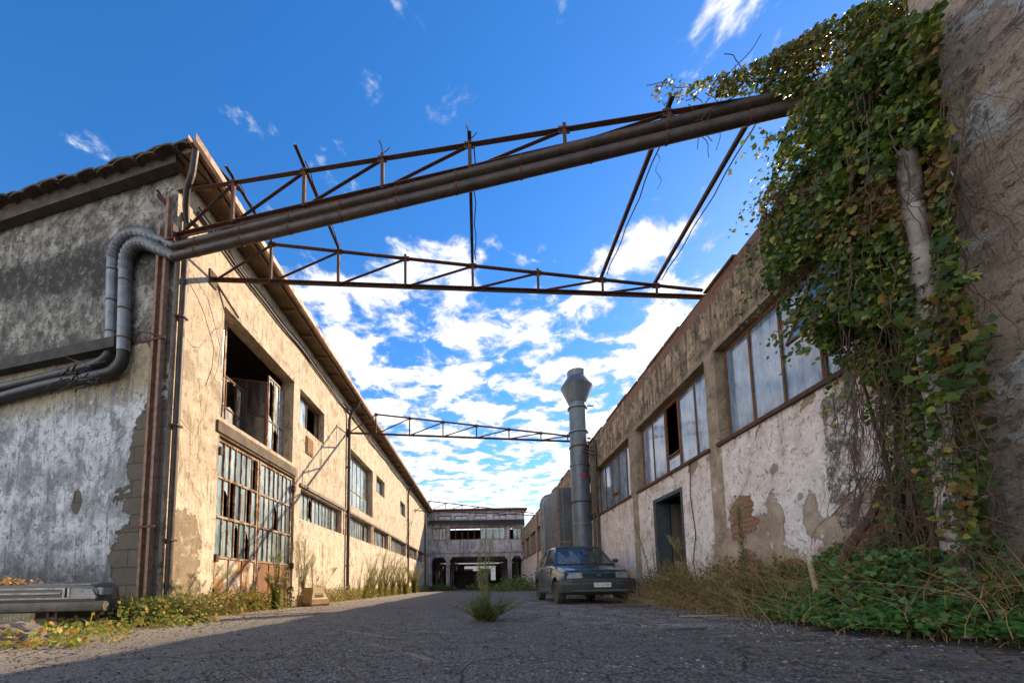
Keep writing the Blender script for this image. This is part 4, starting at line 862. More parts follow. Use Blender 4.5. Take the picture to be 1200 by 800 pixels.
ws = gl('windscreen', [(-wb0 + .02, A0 + .01, zb0 - .01), (wb0 - .02, A0 + .01, zb0 - .01), (wr - .03, A1 - .01, zr - .02), (-wr + .03, A1 - .01, zr - .02)])
for sx in (-1, 1):
    gl('side_window', [(sx * (wb0 + .01), A0 + .14, zb0), (sx * (wb0 + .02), 2.25, zb0), (sx * (wr + .005), 2.27, zr - .03), (sx * (wr - .01), A1 + .05, zr - .03)])
    gl('side_window', [(sx * (wb0 + .02), 2.32, zb0), (sx * (wb0 + .0), C0 - .12, zb0), (sx * (wr - .015), C1 - .06, zr - .03), (sx * (wr + .005), 2.33, zr - .03)])
gl('rear_window', [(-wb0 + .04, C0 - .04, zb0), (wb0 - .04, C0 - .04, zb0), (wr - .04, C1 + .01, zr - .03), (-wr + .04, C1 + .01, zr - .03)])
sh = MB(); n1 = Vector((-.62, A0 + .09, zb0)); sh.add([(-.63, 1.12, .90), (-.05, 1.12, .90), (-.08, 1.3, 1.05), (-.14, 1.55, 1.25), (-.26, 1.57, 1.27), (-.24, 1.38, 1.12), (-.36, 1.3, 1.06), (-.48, 1.48, 1.22), (-.54, 1.5, 1.24)], [(0, 1, 2, 5, 6), (2, 3, 4, 5), (0, 6, 7, 8)]); sh.build('pale_sheet', simple('crumpled pale sheet', (.46, .50, .50), (.28, .31, .32), 8, .5, 0, .6), car)  # pale sheet added behind the glass to make the windscreen's pale patch
st_ = MB()
for x in (-.36, .36): st_.box(x - .23, 1.95, .4, x + .23, 2.12, 1.0); st_.box(x - .12, 1.98, 1.0, x + .12, 2.08, 1.2); st_.box(x - .23, 1.6, .35, x + .23, 2.0, .55)
st_.build('seat', simple('grey seat fabric', (.12, .12, .12), (.07, .07, .07), 8, .9), car, bevel=.03)
sw_ = MB(); sw_.tube([Vector((-.36 + .17 * math.cos(a), 1.5 + .05 * math.sin(a), .92 + .16 * math.sin(a))) for a in [2 * math.pi * i / 16 for i in range(17)]], .013, 6, False); sw_.build('steering_wheel', BUMP, car)
# front end
fb = MB()
def frontcurve(z, w, d0, n=12, x_ext=.80, back=.42):
    pts = []
    for i in range(n + 1):
        u = -1 + 2 * i / n; x = u * w; yy = d0 + .10 * abs(u) ** 3.0; pts.append((x, yy, z))
    return pts
rings = []
for z, w_, d0 in ((.20, .74, .06), (.26, .80, -.03), (.42, .815, -.06), (.52, .81, -.05), (.545, .79, -.02)):
    f_ = frontcurve(z, w_, d0); rings.append([Vector((-w_, .42, z))] + [Vector(p) for p in f_] + [Vector((w_, .42, z))])
n_ = len(rings[0]); 
for i in range(len(rings) - 1):
    b0_ = len(fb.v); fb.add(rings[i] + rings[i + 1], [(k, k + 1, n_ + k + 1, n_ + k) for k in range(n_ - 1)])
fb.add(rings[-1] + [Vector((p.x, .46, p.z)) for p in rings[-1]], [(k, k + 1, n_ + k + 1, n_ + k) for k in range(n_ - 1)])
bmp = fb.build('front_bumper', BUMP, car, smooth=True)
q = MB(); q.box(-.6, -.07, .27, .6, -.04, .31); q.box(-.62, -.066, .49, .62, -.05, .505); q.build('bumper_strip', simple('grey worn strip', (.09, .09, .09), None, 8, .7), bmp)
gr = MB()
for z in (.575, .605, .635): gr.box(-.33, .0, z, .33, .06, z + .011)
gr.box(-.34, .05, .555, .34, .07, .665); gr.box(-.345, -.005, .553, -.33, .06, .665); gr.box(.33, -.005, .553, .345, .06, .665); g_ = gr.build('grille', simple('blue-black grille', (.02, .035, .05), (.03, .03, .03), 8, .4), car)
q = MB(); 
for k in range(3): q.box(-.05 + .03 * k, -.008, .59, -.03 + .03 * k, .004, .635)
q.build('badge', GALV, g_)
for sx in (-1, 1):
    a, b_ = (.355, .64)
    q = MB(); rings = []
    q.add([(sx * a, .0, .555), (sx * b_, .03, .555), (sx * b_, .05, .672), (sx * a, .02, .672), (sx * a, .09, .555), (sx * b_, .1, .555), (sx * b_, .1, .672), (sx * a, .09, .672)], [(0, 1, 2, 3), (4, 7, 6, 5), (0, 4, 5, 1), (1, 5, 6, 2), (2, 6, 7, 3), (3, 7, 4, 0)]); hl = q.build('headlight', LAMP, car, fixn=True)
    q = MB(); q.box(sx * b_ - .0 if sx > 0 else sx * .72, .06, .555, sx * .72 if sx > 0 else sx * b_, .14, .665); q.build('indicator', BUMP if sx < 0 else ORG, car)
pt_ = MB(); pt_.box(-.14, -.078, .36, .22, -.066, .455); po = pt_.build('number_plate', PLATE, car, bevel=.003)
tm = text_mesh('FG 521300', .092, .001); to = link('plate_lettering', tm, INK, po, Matrix.Translation((.04, -.0795, .408)) @ Matrix.Rotation(R(90), 4, 'X') @ Matrix.Diagonal((.72, .86, 1, 1)))
for y in (.72, 3.0):
    for sx in (-1, 1):
        wm = MB(); wm.lathe([(.0, -.075), (.17, -.08), (.2, -.09), (.265, -.085), (.28, -.05), (.28, .05), (.265, .085), (.2, .09), (.18, .05), (0, .04)], (0, 0, 0), 28)
        Mw = Matrix.Translation((sx * .70, y, .245)) @ Matrix.Rotation(R(90) * sx, 4, 'Y') @ Matrix.Diagonal((.93 if True else 1, 1.04, 1, 1))
        wo = wm.build('wheel', RUBBER, car, M=Mw, smooth=True)
        hm = MB(); hm.lathe([(.0, .06), (.05, .062), (.07, .05), (.15, .062), (.178, .07), (.18, .05)], (0, 0, 0), 24)
        for k in range(8): a = k * math.pi / 4; hm.box(-.012, .08, .055, .012, .15, .07, Matrix.Rotation(a, 4, 'Z'))
        hm.build('hubcap', simple('rusted hubcap%d%d' % (y > 1, sx > 0), (.15, .12, .10), (.08, .055, .04), 8, .6, .3, .3), wo, M=Mw)
for sx in (-1, 1):
    q = MB(); q.box(sx * .80 - .07, 1.16, .93, sx * .80 + .07, 1.22, 1.02); q.beam((sx * .72, 1.2, .92), (sx * .78, 1.19, .95), .03); q.build('wing_mirror', BUMP, car, bevel=.012)
q = MB(); q.beam((-.1, .985, .915), (-.55, 1.08, .985), .012); q.beam((.3, .985, .915), (-.12, 1.06, .965), .012); q.build('wiper', BLACKM, car)
q = MB(); 
for sx in (-1, 1):
    q.box(sx * .812 - .006, 1.05, .40, sx * .812 + .006, 2.65, .455)
    q.box(sx * .79 - .02, 2.0, .78, sx * .80 + .02, 2.16, .81)
q.build('side_trim', BUMP, body)
for sx in (-1, 1):
    for y_ in (1.12, 2.30): q = MB(); q.box(sx * .797 - .014, y_ - .006, .30, sx * .797 + .016, y_ + .006, .84); q.build('door_seam', BLACKM, body)
q = MB(); q.tube([(-.60, .075, .712), (.60, .075, .712)], .008, 6); q.build('bonnet_seam', BLACKM, body)
for sx in (-1, 1): q = MB(); q.tube([(sx * .60, .08, .715), (sx * .695, .3, .775), (sx * .72, .7, .835), (sx * .715, .98, .885)], .007, 6); q.build('bonnet_seam', BLACKM, body)
q = MB(); q.tube([(-.68, .99, .893), (.68, .99, .893)], .014, 6); q.tube([(-.53, 1.60, 1.345), (.53, 1.60, 1.345)], .012, 6); pieces(q, 'windscreen_rubber', BLACKM, body)
q = MB(); q.box(-.6, 3.66, .4, .6, 3.78, .6); q.build('rear_bumper', BUMP, car, bevel=.03)
car.matrix_basis = place(2.53, 8.72, 0, R(2.0), 1.0)
# front end of a scrapped car in the weeds by the gable
sc = thing('scrapped_car', (0, 0, 0), 'cut-off front end of an old scrapped car sunk in weeds against the gable', 'car')
DKP = carpaint('dull black car paint', (.03, .032, .036), (.08, .075, .07), .4, .6); CHR = simple('dulled chrome', (.42, .39, .35), (.20, .175, .15), 9, .42, .45, .15, (.25, .13, .06), .35)
q = MB(); secs = [(0.05, .36, .54, .70, .69), (.25, .16, .56, .70, .66), (.45, .12, .575, .64, .60), (.62, .12, .585, .56, .50)]
q.loft([[Vector((x, y, z)) for x, z in ((w_ * .96, zb), (w_, zb + .1), (w2 + .01, zt - .05), (w2 - .06, zt), (w2 * .5, zt + .02), (-w2 * .5, zt + .02), (-w2 + .06, zt), (-w2 - .01, zt - .05), (-w_, zb + .1), (-w_ * .96, zb))] for y, zb, zt, w_, w2 in secs]); bd = q.build('body', DKP, sc, fixn=True, smooth=True)
q = MB(); q.box(-.70, .02, .50, .33, .06, .522); q.box(-.70, .0, .445, .33, .05, .467); q.box(-.72, .0, .385, .72, .045, .405); q.box(-.1, .05, .555, .62, .09, .565); gf = q.build('grille', CHR, sc, bevel=.006)
q = MB(); q.box(-.70, .055, .40, .36, .07, .51); q.build('grille_mesh', BLACKM, gf)
q = MB(); q.box(.345, .0, .40, .372, .05, .52, Matrix.Translation((0, 0, 0))); q.box(.40, .0, .40, .425, .05, .52); q.build('lamp_surround', CHR, sc)
for sx, a, b_ in ((1, .43, .66), (-1, .73, .80)):
    if sx < 0: continue
    q = MB(); q.add([(a, .0, .405), (b_ + .04, .03, .405), (b_ - .02, .04, .50), (a, .01, .522), (a, .08, .405), (b_ + .04, .1, .405), (b_ - .02, .1, .50), (a, .08, .522)], [(0, 1, 2, 3), (4, 7, 6, 5), (0, 4, 5, 1), (1, 5, 6, 2), (2, 6, 7, 3), (3, 7, 4, 0)]); q.build('headlight', simple('frosted headlamp', (.36, .34, .31), (.2, .19, .17), 30, .3), sc, fixn=True)
q = MB(); q.box(.66, .06, .43, .75, .2, .52); q.build('indicator', simple('dirty clear lens', (.3, .3, .3), (.2, .2, .2), 9, .3), sc, bevel=.01)
q = MB(); rings = []
for i in range(15):
    u = -1 + 2 * i / 14; x = u * .83; yy = -.08 + .09 * abs(u) ** 4; r_ = [(0, -.06), (-.03, -.05), (-.045, 0), (-.03, .05), (0, .06), (.04, .04), (.04, -.05)]; rings.append([Vector((x, yy + a, .30 + c)) for a, c in r_])
q.loft(rings); bb = q.build('front_bumper', simple('scuffed grey bumper', (.15, .13, .105), (.07, .06, .048), 7, .55, .2, .3, (.12, .07, .04), .35), sc, fixn=True, smooth=True)
q = MB(); q.box(.24, -.06, .17, .27, -.02, .26); q.box(.33, -.06, .17, .36, -.02, .26); q.box(.24, -.055, .17, .36, -.03, .185); q.build('tow_bracket', RUST, bb)
q = MB(); q.box(-.30, -.115, .13, .17, -.10, .235); po = q.build('number_plate', YPL, sc, bevel=.003, M=Matrix.Translation((0, 0, -.0)))
link('plate_lettering', text_mesh('FI H66342', .10, .001), simple('grey plate lettering', (.46, .42, .30), None, 8, .6), po, Matrix.Translation((-.065, -.1165, .182)) @ Matrix.Rotation(R(90), 4, 'X') @ Matrix.Diagonal((.86, .86, 1, 1)))
q = MB(); q.add([(-.70, 1.13, .69), (.70, 1.13, .69), (.6, 1.3, .80), (-.6, 1.3, .80)], [(0, 1, 2, 3)]); 
sc.matrix_basis = place(-5.16, 4.72, -.005, R(5), .97)
# old monitor lying by the drainpipe
mn = thing('computer_monitor', (0, 0, 0), 'discarded yellowed computer monitor standing face down at the foot of the drainpipe', 'monitor')
YP = simple('yellowed plastic', (.46, .30, .10), (.34, .21, .07), 8, .6, 0, .15); q = MB()
def rr_(z, w_, d_, c=.03): return [Vector((x, y, z)) for x, y in ((-w_, -d_ + c), (-w_ + c, -d_), (w_ - c, -d_), (w_, -d_ + c), (w_, d_ - c), (w_ - c, d_), (-w_ + c, d_), (-w_, d_ - c))]
q.loft([rr_(.07, .27, .25), rr_(.16, .27, .25), rr_(.19, .25, .23), rr_(.30, .20, .19), rr_(.42, .165, .16), rr_(.435, .15, .145)]); hb = q.build('housing', YP, mn, fixn=True)
q = MB()
for k in range(6): q.box(-.12, -.235 + .018 * k, .22 + .03 * k, .12, -.21 + .014 * k, .235 + .03 * k)
q.build('vent', simple('brown vent slots', (.14, .085, .035)), hb)
q = MB(); q.loft([rr_(.0, .28, .25, .02), rr_(.05, .285, .26, .02), rr_(.07, .27, .25, .03)]); q.build('screen_bezel', simple('dirty bezel', (.22, .13, .05), (.08, .05, .03), 5, .7), mn, fixn=True)
q = MB(); q.beam((-.33, .05, 0), (-.30, .08, .24), .16, .03); q.build('tilt_foot', YP, mn)
g_ = gnd(411, 709); mn.matrix_basis = place(-4.2, 10.35, .0, R(62), 1.05)
# ------------------------------------------------------------------ loose things on the ground
def rock(name, c, r, mat, label, cat, seed, sq=(1, 1, .6)):
    bm = bmesh.new(); bmesh.ops.create_icosphere(bm, subdivisions=4, radius=1); rr = random.Random(seed); from mathutils import noise as mn_
    for v in bm.verts:
        p = v.co.copy(); k = 1 + .35 * mn_.noise(p * 1.3 + Vector((seed, 0, 0))) + .16 * mn_.noise(p * 3.7 + Vector((0, seed, 0))) + .07 * mn_.noise(p * 9)
        v.co = Vector((p.x * sq[0] * k * r, p.y * sq[1] * k * r, max(p.z, -.35) * sq[2] * k * r))
    me = bpy.data.meshes.new(name); bm.to_mesh(me); bm.free(); o = link(name, me, mat, None, Matrix.Translation(c)); tag(o, label, cat); return o
RUB = simple('pebbly concrete lump', (.34, .27, .22), (.17, .13, .10), 22, .95, 0, 1.0, dist=.03)
rock('concrete_lump', (-4.2, 3.7, .05), .24, RUB, 'pebbly lump of broken concrete in front of the scrapped car', 'rubble', 3, (1.25, .8, .55))
gq = gnd(762, 702)
rock('rubble_heap', (3.62, 8.35, .04), .26, STONE, 'small pale heap of fallen plaster against the wall beside the teal car', 'rubble', 8, (.9, 1.4, .65))
def planks():
    for k, (x, y, l, a, lab) in enumerate(((800, 737, .42, 3, 'pale broken glass strip lying on the asphalt'), (845, 722, 1.0, -3, 'long thin pale lath lying at the edge of the ground ivy'), (735, 711, .9, 4, 'brown rotten plank lying in front of the teal car'), (965, 738, .35, 12, 'short brown stick on the asphalt near the ground ivy'))):
        g = gnd(x, y); q = MB(); q.box(-l / 2, -.03, 0.004, l / 2, .03, .022); o = q.build('wood_strip', [GALV, DRYW, ROT, ROT][k], M=place(g.x, g.y, 0, R(a)), bevel=.003); tag(o, lab, 'plank')
DRYW = simple('bleached lath', (.42, .32, .20), (.25, .18, .11), 12, .9, 0, .5, stretch=(.2, 1, 1)); ROT = simple('rotten wood', (.14, .085, .05), (.07, .045, .03), 12, .9, 0, .6, stretch=(.2, 1, 1))
planks()
def stones(name, pts, rmin, rmax, mat, flat=.6, kind='stuff', label=None, seed=1):
    rng = np.random.default_rng(seed); n = len(pts)
    base = np.array([(0, 0, 1), (.9, 0, .15), (.28, .85, .2), (-.72, .53, .1), (-.72, -.53, .22), (.28, -.85, .12), (0, 0, -.4)]); fc_ = [(0, 1, 2), (0, 2, 3), (0, 3, 4), (0, 4, 5), (0, 5, 1), (6, 2, 1), (6, 3, 2), (6, 4, 3), (6, 5, 4), (6, 1, 5)]
    S = (rmin + (rmax - rmin) * rng.random(n) ** 3)[:, None, None]; V = base[None] * rng.uniform(.6, 1.3, (n, 7, 3)); a = rng.uniform(0, 6.28, n); c, s = np.cos(a), np.sin(a)
    X = V[:, :, 0] * c[:, None] - V[:, :, 1] * s[:, None]; Y = V[:, :, 0] * s[:, None] + V[:, :, 1] * c[:, None]
    W = np.stack([X, Y, V[:, :, 2] * flat], 2) * S; W[:, :, :2] += np.array(pts)[:, None, :2]; W[:, :, 2] += .001
    F = (np.arange(n)[:, None, None] * 7 + np.array(fc_)[None]).reshape(-1, 3)
    me = bpy.data.meshes.new(name); me.from_pydata(W.reshape(-1, 3).tolist(), [], F.tolist()); me.update(); o = link(name, me, mat); tag(o, label, None, None, kind); return o
rng = np.random.default_rng(4)
pts = [(x, y) for x, y in zip(rng.uniform(-4, 3.2, 26000), 1.25 + 8 * rng.random(26000) ** 1.7)]
stones('gravel', pts, .003, .013, GRAV, .55, label='loose grit and chippings scattered over the asphalt')['category'] = 'gravel'
def clus(cx, cy, sx, sy, n): return list(zip(rng.normal(cx, sx, n), rng.normal(cy, sy, n)))
g1_ = gnd(810, 733); g2_ = gnd(730, 722); g3_ = gnd(690, 715); g4_ = gnd(660, 780)
pts = clus(g1_.x, g1_.y, .55, .16, 700) + clus(g2_.x + .4, g2_.y + .6, .9, .5, 800) + clus(g3_.x, g3_.y, .7, .5, 600) + clus(1.9, 8.0, .9, .6, 500) + clus(g4_.x + .5, g4_.y, .4, .15, 60) + clus(2.7, 3.6, .4, .7, 350) + clus(-4.4, 10, .12, 2.5, 260) + clus(-4.0, 5.4, .3, .8, 220) + [(x, y) for x, y in zip(rng.uniform(0, 3.5, 900), rng.uniform(3, 14, 900))]
pts = [p for p in pts if -4.75 < p[0] < 3.85]
stones('plaster_crumbs', pts, .003, .02, STONE, .5, label='pale crumbs of fallen plaster strewn beside the wall', seed=3)['category'] = 'rubble'
# ------------------------------------------------------------------ plants
def inside(poly, x, y):
    c = False; j = len(poly) - 1
    for i in range(len(poly)):
        xi, yi = poly[i]; xj, yj = poly[j]
        if (yi > y) != (yj > y) and x < (xj - xi) * (y - yi) / (yj - yi) + xi: c = not c
        j = i
    return c
def sample(poly, n, rr):
    xs = [p[0] for p in poly]; ys = [p[1] for p in poly]; out = []
    while len(out) < n:
        x = rr.uniform(min(xs), max(xs)); y = rr.uniform(min(ys), max(ys))
        if inside(poly, x, y): out.append((x, y))
    return out
from mathutils import noise as MN
rr = random.Random(21)
ivy = thing('ivy_plant', (3.7, 3.6, 0), 'huge ivy climbing the pipe and wall on the right and reaching over the near truss', 'ivy')
IV = Leaves()
def leafset(pts, out, smin, smax, kind=Leaves.BROAD, jitter=.8, big=.0, target=None, down=.75):
    n = len(pts)
    if not n: return
    P = np.array(pts, float); U = np.tile(np.array(out, float), (n, 1)) + rnd(n, -jitter, jitter); U /= np.linalg.norm(U, axis=1, keepdims=True)
    D = rnd(n, -.9, .9) + np.array([0, 0, -down]); D -= U * (D * U).sum(1, keepdims=True) * .8
    S = RNG.uniform(smin, smax, n) * np.where(RNG.random(n) < big, 1.6, 1.0)
    (target or IV).add(kind, P, D, U, S)
# main curtain: thick and dark inside, with clumps and holes
core = [(1100, 8), (1040, 30), (1000, 60), (965, 95), (925, 130), (912, 165), (905, 205), (893, 240), (891, 290), (902, 330), (925, 372), (948, 398), (975, 418), (1010, 445), (1060, 470), (1120, 470), (1145, 430), (1135, 370), (1118, 300), (1116, 230), (1110, 160), (1098, 90)]
wallx = lambda y, x: 3.86
def nearpipe(x, y, m=17): return abs(x - 1064 - (y - 175) * .122) < m and 165 < y < 460
pts = []; base = sample(core, 40000, rr)
for x, y in base:
    X = 3.84 - rr.random() ** .7 * (.62 if y < 380 else .42); p = on(x, y, (1, 0, 0), X)
    q = MN.noise(p * 2.6) + .6 * MN.noise(p * 6.0)
    edge = x < 935 and y > 150
    if q < (-.2 if y < 330 else -.12 if not edge else -.05): continue
    if y > 400 and rr.random() < (y - 400) / 110: continue
    if x > 1108 and rr.random() < .35: continue
    if nearpipe(x, y, 19) and X < 3.56 and rr.random() < (.99 if y < 330 else .9): continue
    pts.append(p)
leafset(pts, (-.75, -.55, .35), .020, .056, big=.12, jitter=1.15)
# sprays hanging out of the outline
for k in range(70):
    i = rr.randrange(len(core) - 4); a = core[5 + i % 12]; x, y = a[0] + rr.uniform(-14, 8), a[1] + rr.uniform(-15, 25); p = on(x, y, (1, 0, 0), 3.84 - rr.uniform(.25, .7)); sp = []
    d = Vector((rr.uniform(-.6, .1), rr.uniform(-.2, .8), rr.uniform(-.6, .4))).normalized()
    for j in range(rr.randint(4, 12)): sp.append(p + d * .035 * j + Vector((rr.uniform(-.03, .03), rr.uniform(-.03, .03), rr.uniform(-.03, .03) - .002 * j * j)))
    leafset(sp, (-.7, -.5, .3), .028, .055)
# along the truss top
tr = [(762, 106), (785, 88), (806, 96), (850, 86), (900, 64), (960, 28), (1010, 4), (1105, -12), (1105, 60), (1010, 110), (950, 120), (900, 108), (850, 112), (800, 118), (772, 124)]
pts = []
for x, y in sample(tr, 14000, rr):
    n = Vector((.24, .97, 0)).normalized(); p = on(x, y, n, n.dot(CA) + rr.uniform(-.28, .3))
    dens = min(1, max(.12, (x - 765) / 90)); q = MN.noise(p * 4)
    if rr.random() > dens or q < -.12 + (.12 if x < 880 else -.1): continue
    pts.append(p)
leafset(pts, (-.4, -.6, .5), .025, .052)
# lower, thinner part round the old pipe, down to the ground
low = [(985, 440), (1125, 450), (1155, 560), (1165, 690), (1000, 690), (1010, 620), (1040, 560), (1015, 500)]
pts = []
for x, y in sample(low, 5200, rr):
    p = on(x, y, (1, 0, 0), 3.84 - rr.random() * .5)
    if nearpipe(x, min(y, 459), 14) and abs(x - 1064 - (y - 175) * .122) < 13 and rr.random() < .8: continue
    if MN.noise(p * 3.2) < .08 + max(0, y - 520) * .0009 or (x < 1040 and MN.noise(p * 5) < .1) or p.z < .05: continue
    pts.append(p)
leafset(pts, (-.75, -.55, .35), .024, .052)
big_ = [(1040, 250), (1125, 250), (1150, 400), (1120, 480), (1030, 430)]
leafset([on(x, y, (1, 0, 0), 3.3 - rr.random() * .15) for x, y in sample(big_, 150, rr) if not nearpipe(x, y, 24) or y > 340], (-.6, -.7, .3), .06, .095, Leaves.LOBED)
side = [(1100, 420), (1160, 360), (1150, 640), (1120, 660)]
leafset([p for p in (on(x, y, (1, 0, 0), 3.72 - rr.random() * .2) for x, y in sample(side, 190, rr)) if p.z > .05], (-.7, -.6, .3), .05, .10)
leafset([p for p in (on(x, y, (1, 0, 0), 3.36 - rr.random() * .2) for x, y in sample([(1060, 380), (1110, 380), (1150, 640), (1075, 650)], 520, rr)) if p.z > .05 and MN.noise(p * 3.5) > .0], (-.7, -.6, .3), .026, .055)
IV.build('foliage', IVYL, ivy)
sm = MB()
def vine(p, n, step, r, drift, wob=.5, rr=rr):
    pts = [Vector(p)]; d = Vector(drift)
    for i in range(n):
        d = (d + Vector((rr.uniform(-wob, wob) * .5, rr.uniform(-wob, wob), rr.uniform(-wob, wob))) * .55).normalized() * .6 + Vector(drift) * .4
        q = pts[-1] + d * step; q.x = min(max(q.x, 3.2), 3.86); q.z = max(q.z, .02); pts.append(q)
    sm.tube(pts, [r * (1 - .6 * i / n) for i in range(n + 1)], 4, False); return pts
for k in range(230):                                               # hanging and rambling stems, many below the leaves
    x, y = rr.choice((rr.uniform(990, 1045), rr.uniform(990, 1050), rr.uniform(1100, 1118))), rr.uniform(60, 520); p = on(x, y, (1, 0, 0), 3.8 - rr.uniform(.0, .62)); vine(p, rr.randint(12, 34), .06, rr.uniform(.002, .0055), (0, rr.uniform(-.3, .3), -.9), .95)
for k in range(210):
    x, y = rr.uniform(1015, 1140), rr.uniform(470, 670); p = on(x, y, (1, 0, 0), 3.8 - rr.uniform(.0, .6)); vine(p, rr.randint(10, 26), .055, rr.uniform(.0018, .005), (0, rr.uniform(-.7, .7), rr.uniform(-1, .4)), 1.2)
for k in range(9):
    vine((3.66 + rr.uniform(-.1, .1), 3.3 + rr.uniform(-.25, .35), .02), 60, .09, rr.uniform(.012, .022), (0, rr.uniform(-.05, .08), 1), .45)
for k in range(30):                                               # stems on the truss
    x = rr.uniform(800, 1000); n = Vector((.24, .97, 0)).normalized(); p = on(x, 95 - (x - 860) * .25 + rr.uniform(-5, 25), n, n.dot(CA) + rr.uniform(-.2, .2)); q = [p]; d = Vector((rr.uniform(-1, 1), rr.uniform(-.3, .3), rr.uniform(-.4, .4))).normalized()
    for i in range(10): d = (d + Vector((rr.uniform(-.4, .4), rr.uniform(-.4, .4), rr.uniform(-.5, .3)))).normalized(); q.append(q[-1] + d * .06)
    sm.tube(q, .004, 4, False)
for (x, y) in ((770, 180), (938, 172), (1004, 150)):
    n = Vector((.24, .97, 0)).normalized(); p = on(x, y, n, n.dot(CA) - .2); q = [p + Vector((.03 * math.sin(i * 1.3), 0, -.055 * i)) for i in range(9)]; sm.tube(q, .003, 4, False)
sm.build('stem', BARK, ivy)
# climbing pipe behind the ivy
op = thing('old_pipe', (3.3, 3.0, 0), 'off-white vertical pipe standing half hidden in the ivy', 'pipe')
q = MB(); p0 = on(1062, 178, (1, 0, 0), 3.44); p1 = on(1112, 590, (1, 0, 0), 3.44); dd = (p1 - p0) / (p1.z - p0.z); pb = p0 + dd * (0.02 - p0.z)
q.tube([pb, p1, p0.lerp(p1, .5), p0], .07, 16); q.build('pipe_body', PVC, op, smooth=True)
q = MB(); 
for k in (.12, .45, .75): c = p0.lerp(pb, k); q.tube([c - dd.normalized() * .02, c + dd.normalized() * .02], .076, 16)
pieces(q, 'pipe_collar', PVC, op, smooth=True)
cb = MB()
for k, (dx_, a) in enumerate(((-4, 0), (2, 4), (7, 10), (-8, -5))):
    pts = smoothpath([on(x, y, (1, 0, 0), 3.56 - .015 * k) for x, y in ((1098, 108), (1094 + dx_ * .5, 130), (1095 + dx_, 165 + a), (1106 + dx_ * 1.3, 198 + a))], 4); cb.tube(pts, .012, 6)
tag(cb.build('cable_bundle', simple('pale grey cable', (.60, .60, .58), (.4, .4, .38), 12, .6)), 'bundle of pale cables hanging on the brown wall above the off-white pipe', 'cables')
# ------------------------------------------------------------------ ground ivy and dry tangles on the right
GI = Leaves(); pts = []
rr = random.Random(33)
for i in range(30000):
    y = rr.uniform(1.5, 5.6); x = rr.uniform(2.35, 3.84)
    lim = 3.02 - .1 * math.sin(y * 2.3) - .12 * MN.noise(Vector((y * 1.7, 0, 3))) if y > 2.2 else 3.0
    if y > 4.75: lim += (y - 4.75) * .9
    if x < lim: continue
    t_ = (x - lim) / max(.1, 3.84 - lim); hmax = (.10 + .62 * t_ ** 1.1 * (1.0 if y > 2.9 else .7)) * (1 + .5 * MN.noise(Vector((x * 2.2, y * 2.2, 0))))
    z = hmax * (1 - .35 * rr.random() ** 2); 
    if MN.noise(Vector((x * 5, y * 5, 2))) < -.28: continue
    pts.append((x, y, max(.02, z)))
leafset(pts, (-.4, -.5, .9), .028, .058, target=GI, down=.1, jitter=.7)
leafset([(3.44 + rr.gauss(0, .16), 3.3 + rr.gauss(0, .25), rr.random() * .62 + .05) for i in range(2200)], (-.6, -.5, .6), .028, .058, target=GI, down=.2, jitter=.8)
tag(GI.build('ground_ivy', GRNL), 'dark green creeping ground cover heaped along the foot of the right wall', 'ground cover', kind='stuff')
DT = MB()
def straw(x, y, h, lean, r=.0025, n=6, z0=0):
    a = rr.uniform(0, 6.28); pts = []; c = Vector((math.cos(a), math.sin(a), 0)) * lean
    for i in range(n + 1): s = i / n; pts.append(Vector((min(x + c.x * s * s + rr.uniform(-.01, .01), 3.87), y + c.y * s * s + rr.uniform(-.01, .01), z0 + h * s * (1 - .25 * s * lean))))
    DT.tube(pts, [r * (1 - .6 * i / n) for i in range(n + 1)], 3, False)
for i in range(2300):
    y = 2.2 + rr.random() ** .8 * 6.6; x = 3.82 - abs(rr.gauss(0, .34))
    if y < 2.9 and x < 3.3: continue
    straw(x, y, rr.uniform(.2, 1.0) * (1 if x > 3.4 else .5), rr.uniform(.1, .7), rr.uniform(.0018, .004))
for i in range(170): straw(rr.uniform(2.9, 3.8), rr.uniform(2.3, 4.6), rr.uniform(.05, .5), rr.uniform(.3, .9), .003, z0=rr.uniform(0, .35))
tag(DT.build('dry_stems', DRY), 'tangle of dead brown stems along the foot of the right wall', 'dry stems', kind='stuff')
DL = Leaves(); pts = []
for i in range(6500):
    y = 4.6 + rr.random() * 4.6; x = 3.84 - abs(rr.gauss(0, .3)); pts.append((x, y, rr.random() ** 1.5 * (.75 + .5 * MN.noise(Vector((x * 2, y * 1.5, 4)))) * min(1, .35 + (x - 3.1)) + .02))
    if y > 7.4 and y < 9: pts[-1] = (max(x, 3.45), y, pts[-1][2])
leafset(pts, (-.5, -.5, .7), .02, .045, target=DL, down=0)
tag(DL.build('low_weeds', mat_leaf('brownish weed leaf', [(0, (.05, .075, .02)), (.4, (.09, .11, .03)), (.7, (.16, .11, .04)), (1, (.22, .12, .05))], .35, .6)), 'low brownish weeds between the ivy and the teal car', 'low weeds', kind='stuff')
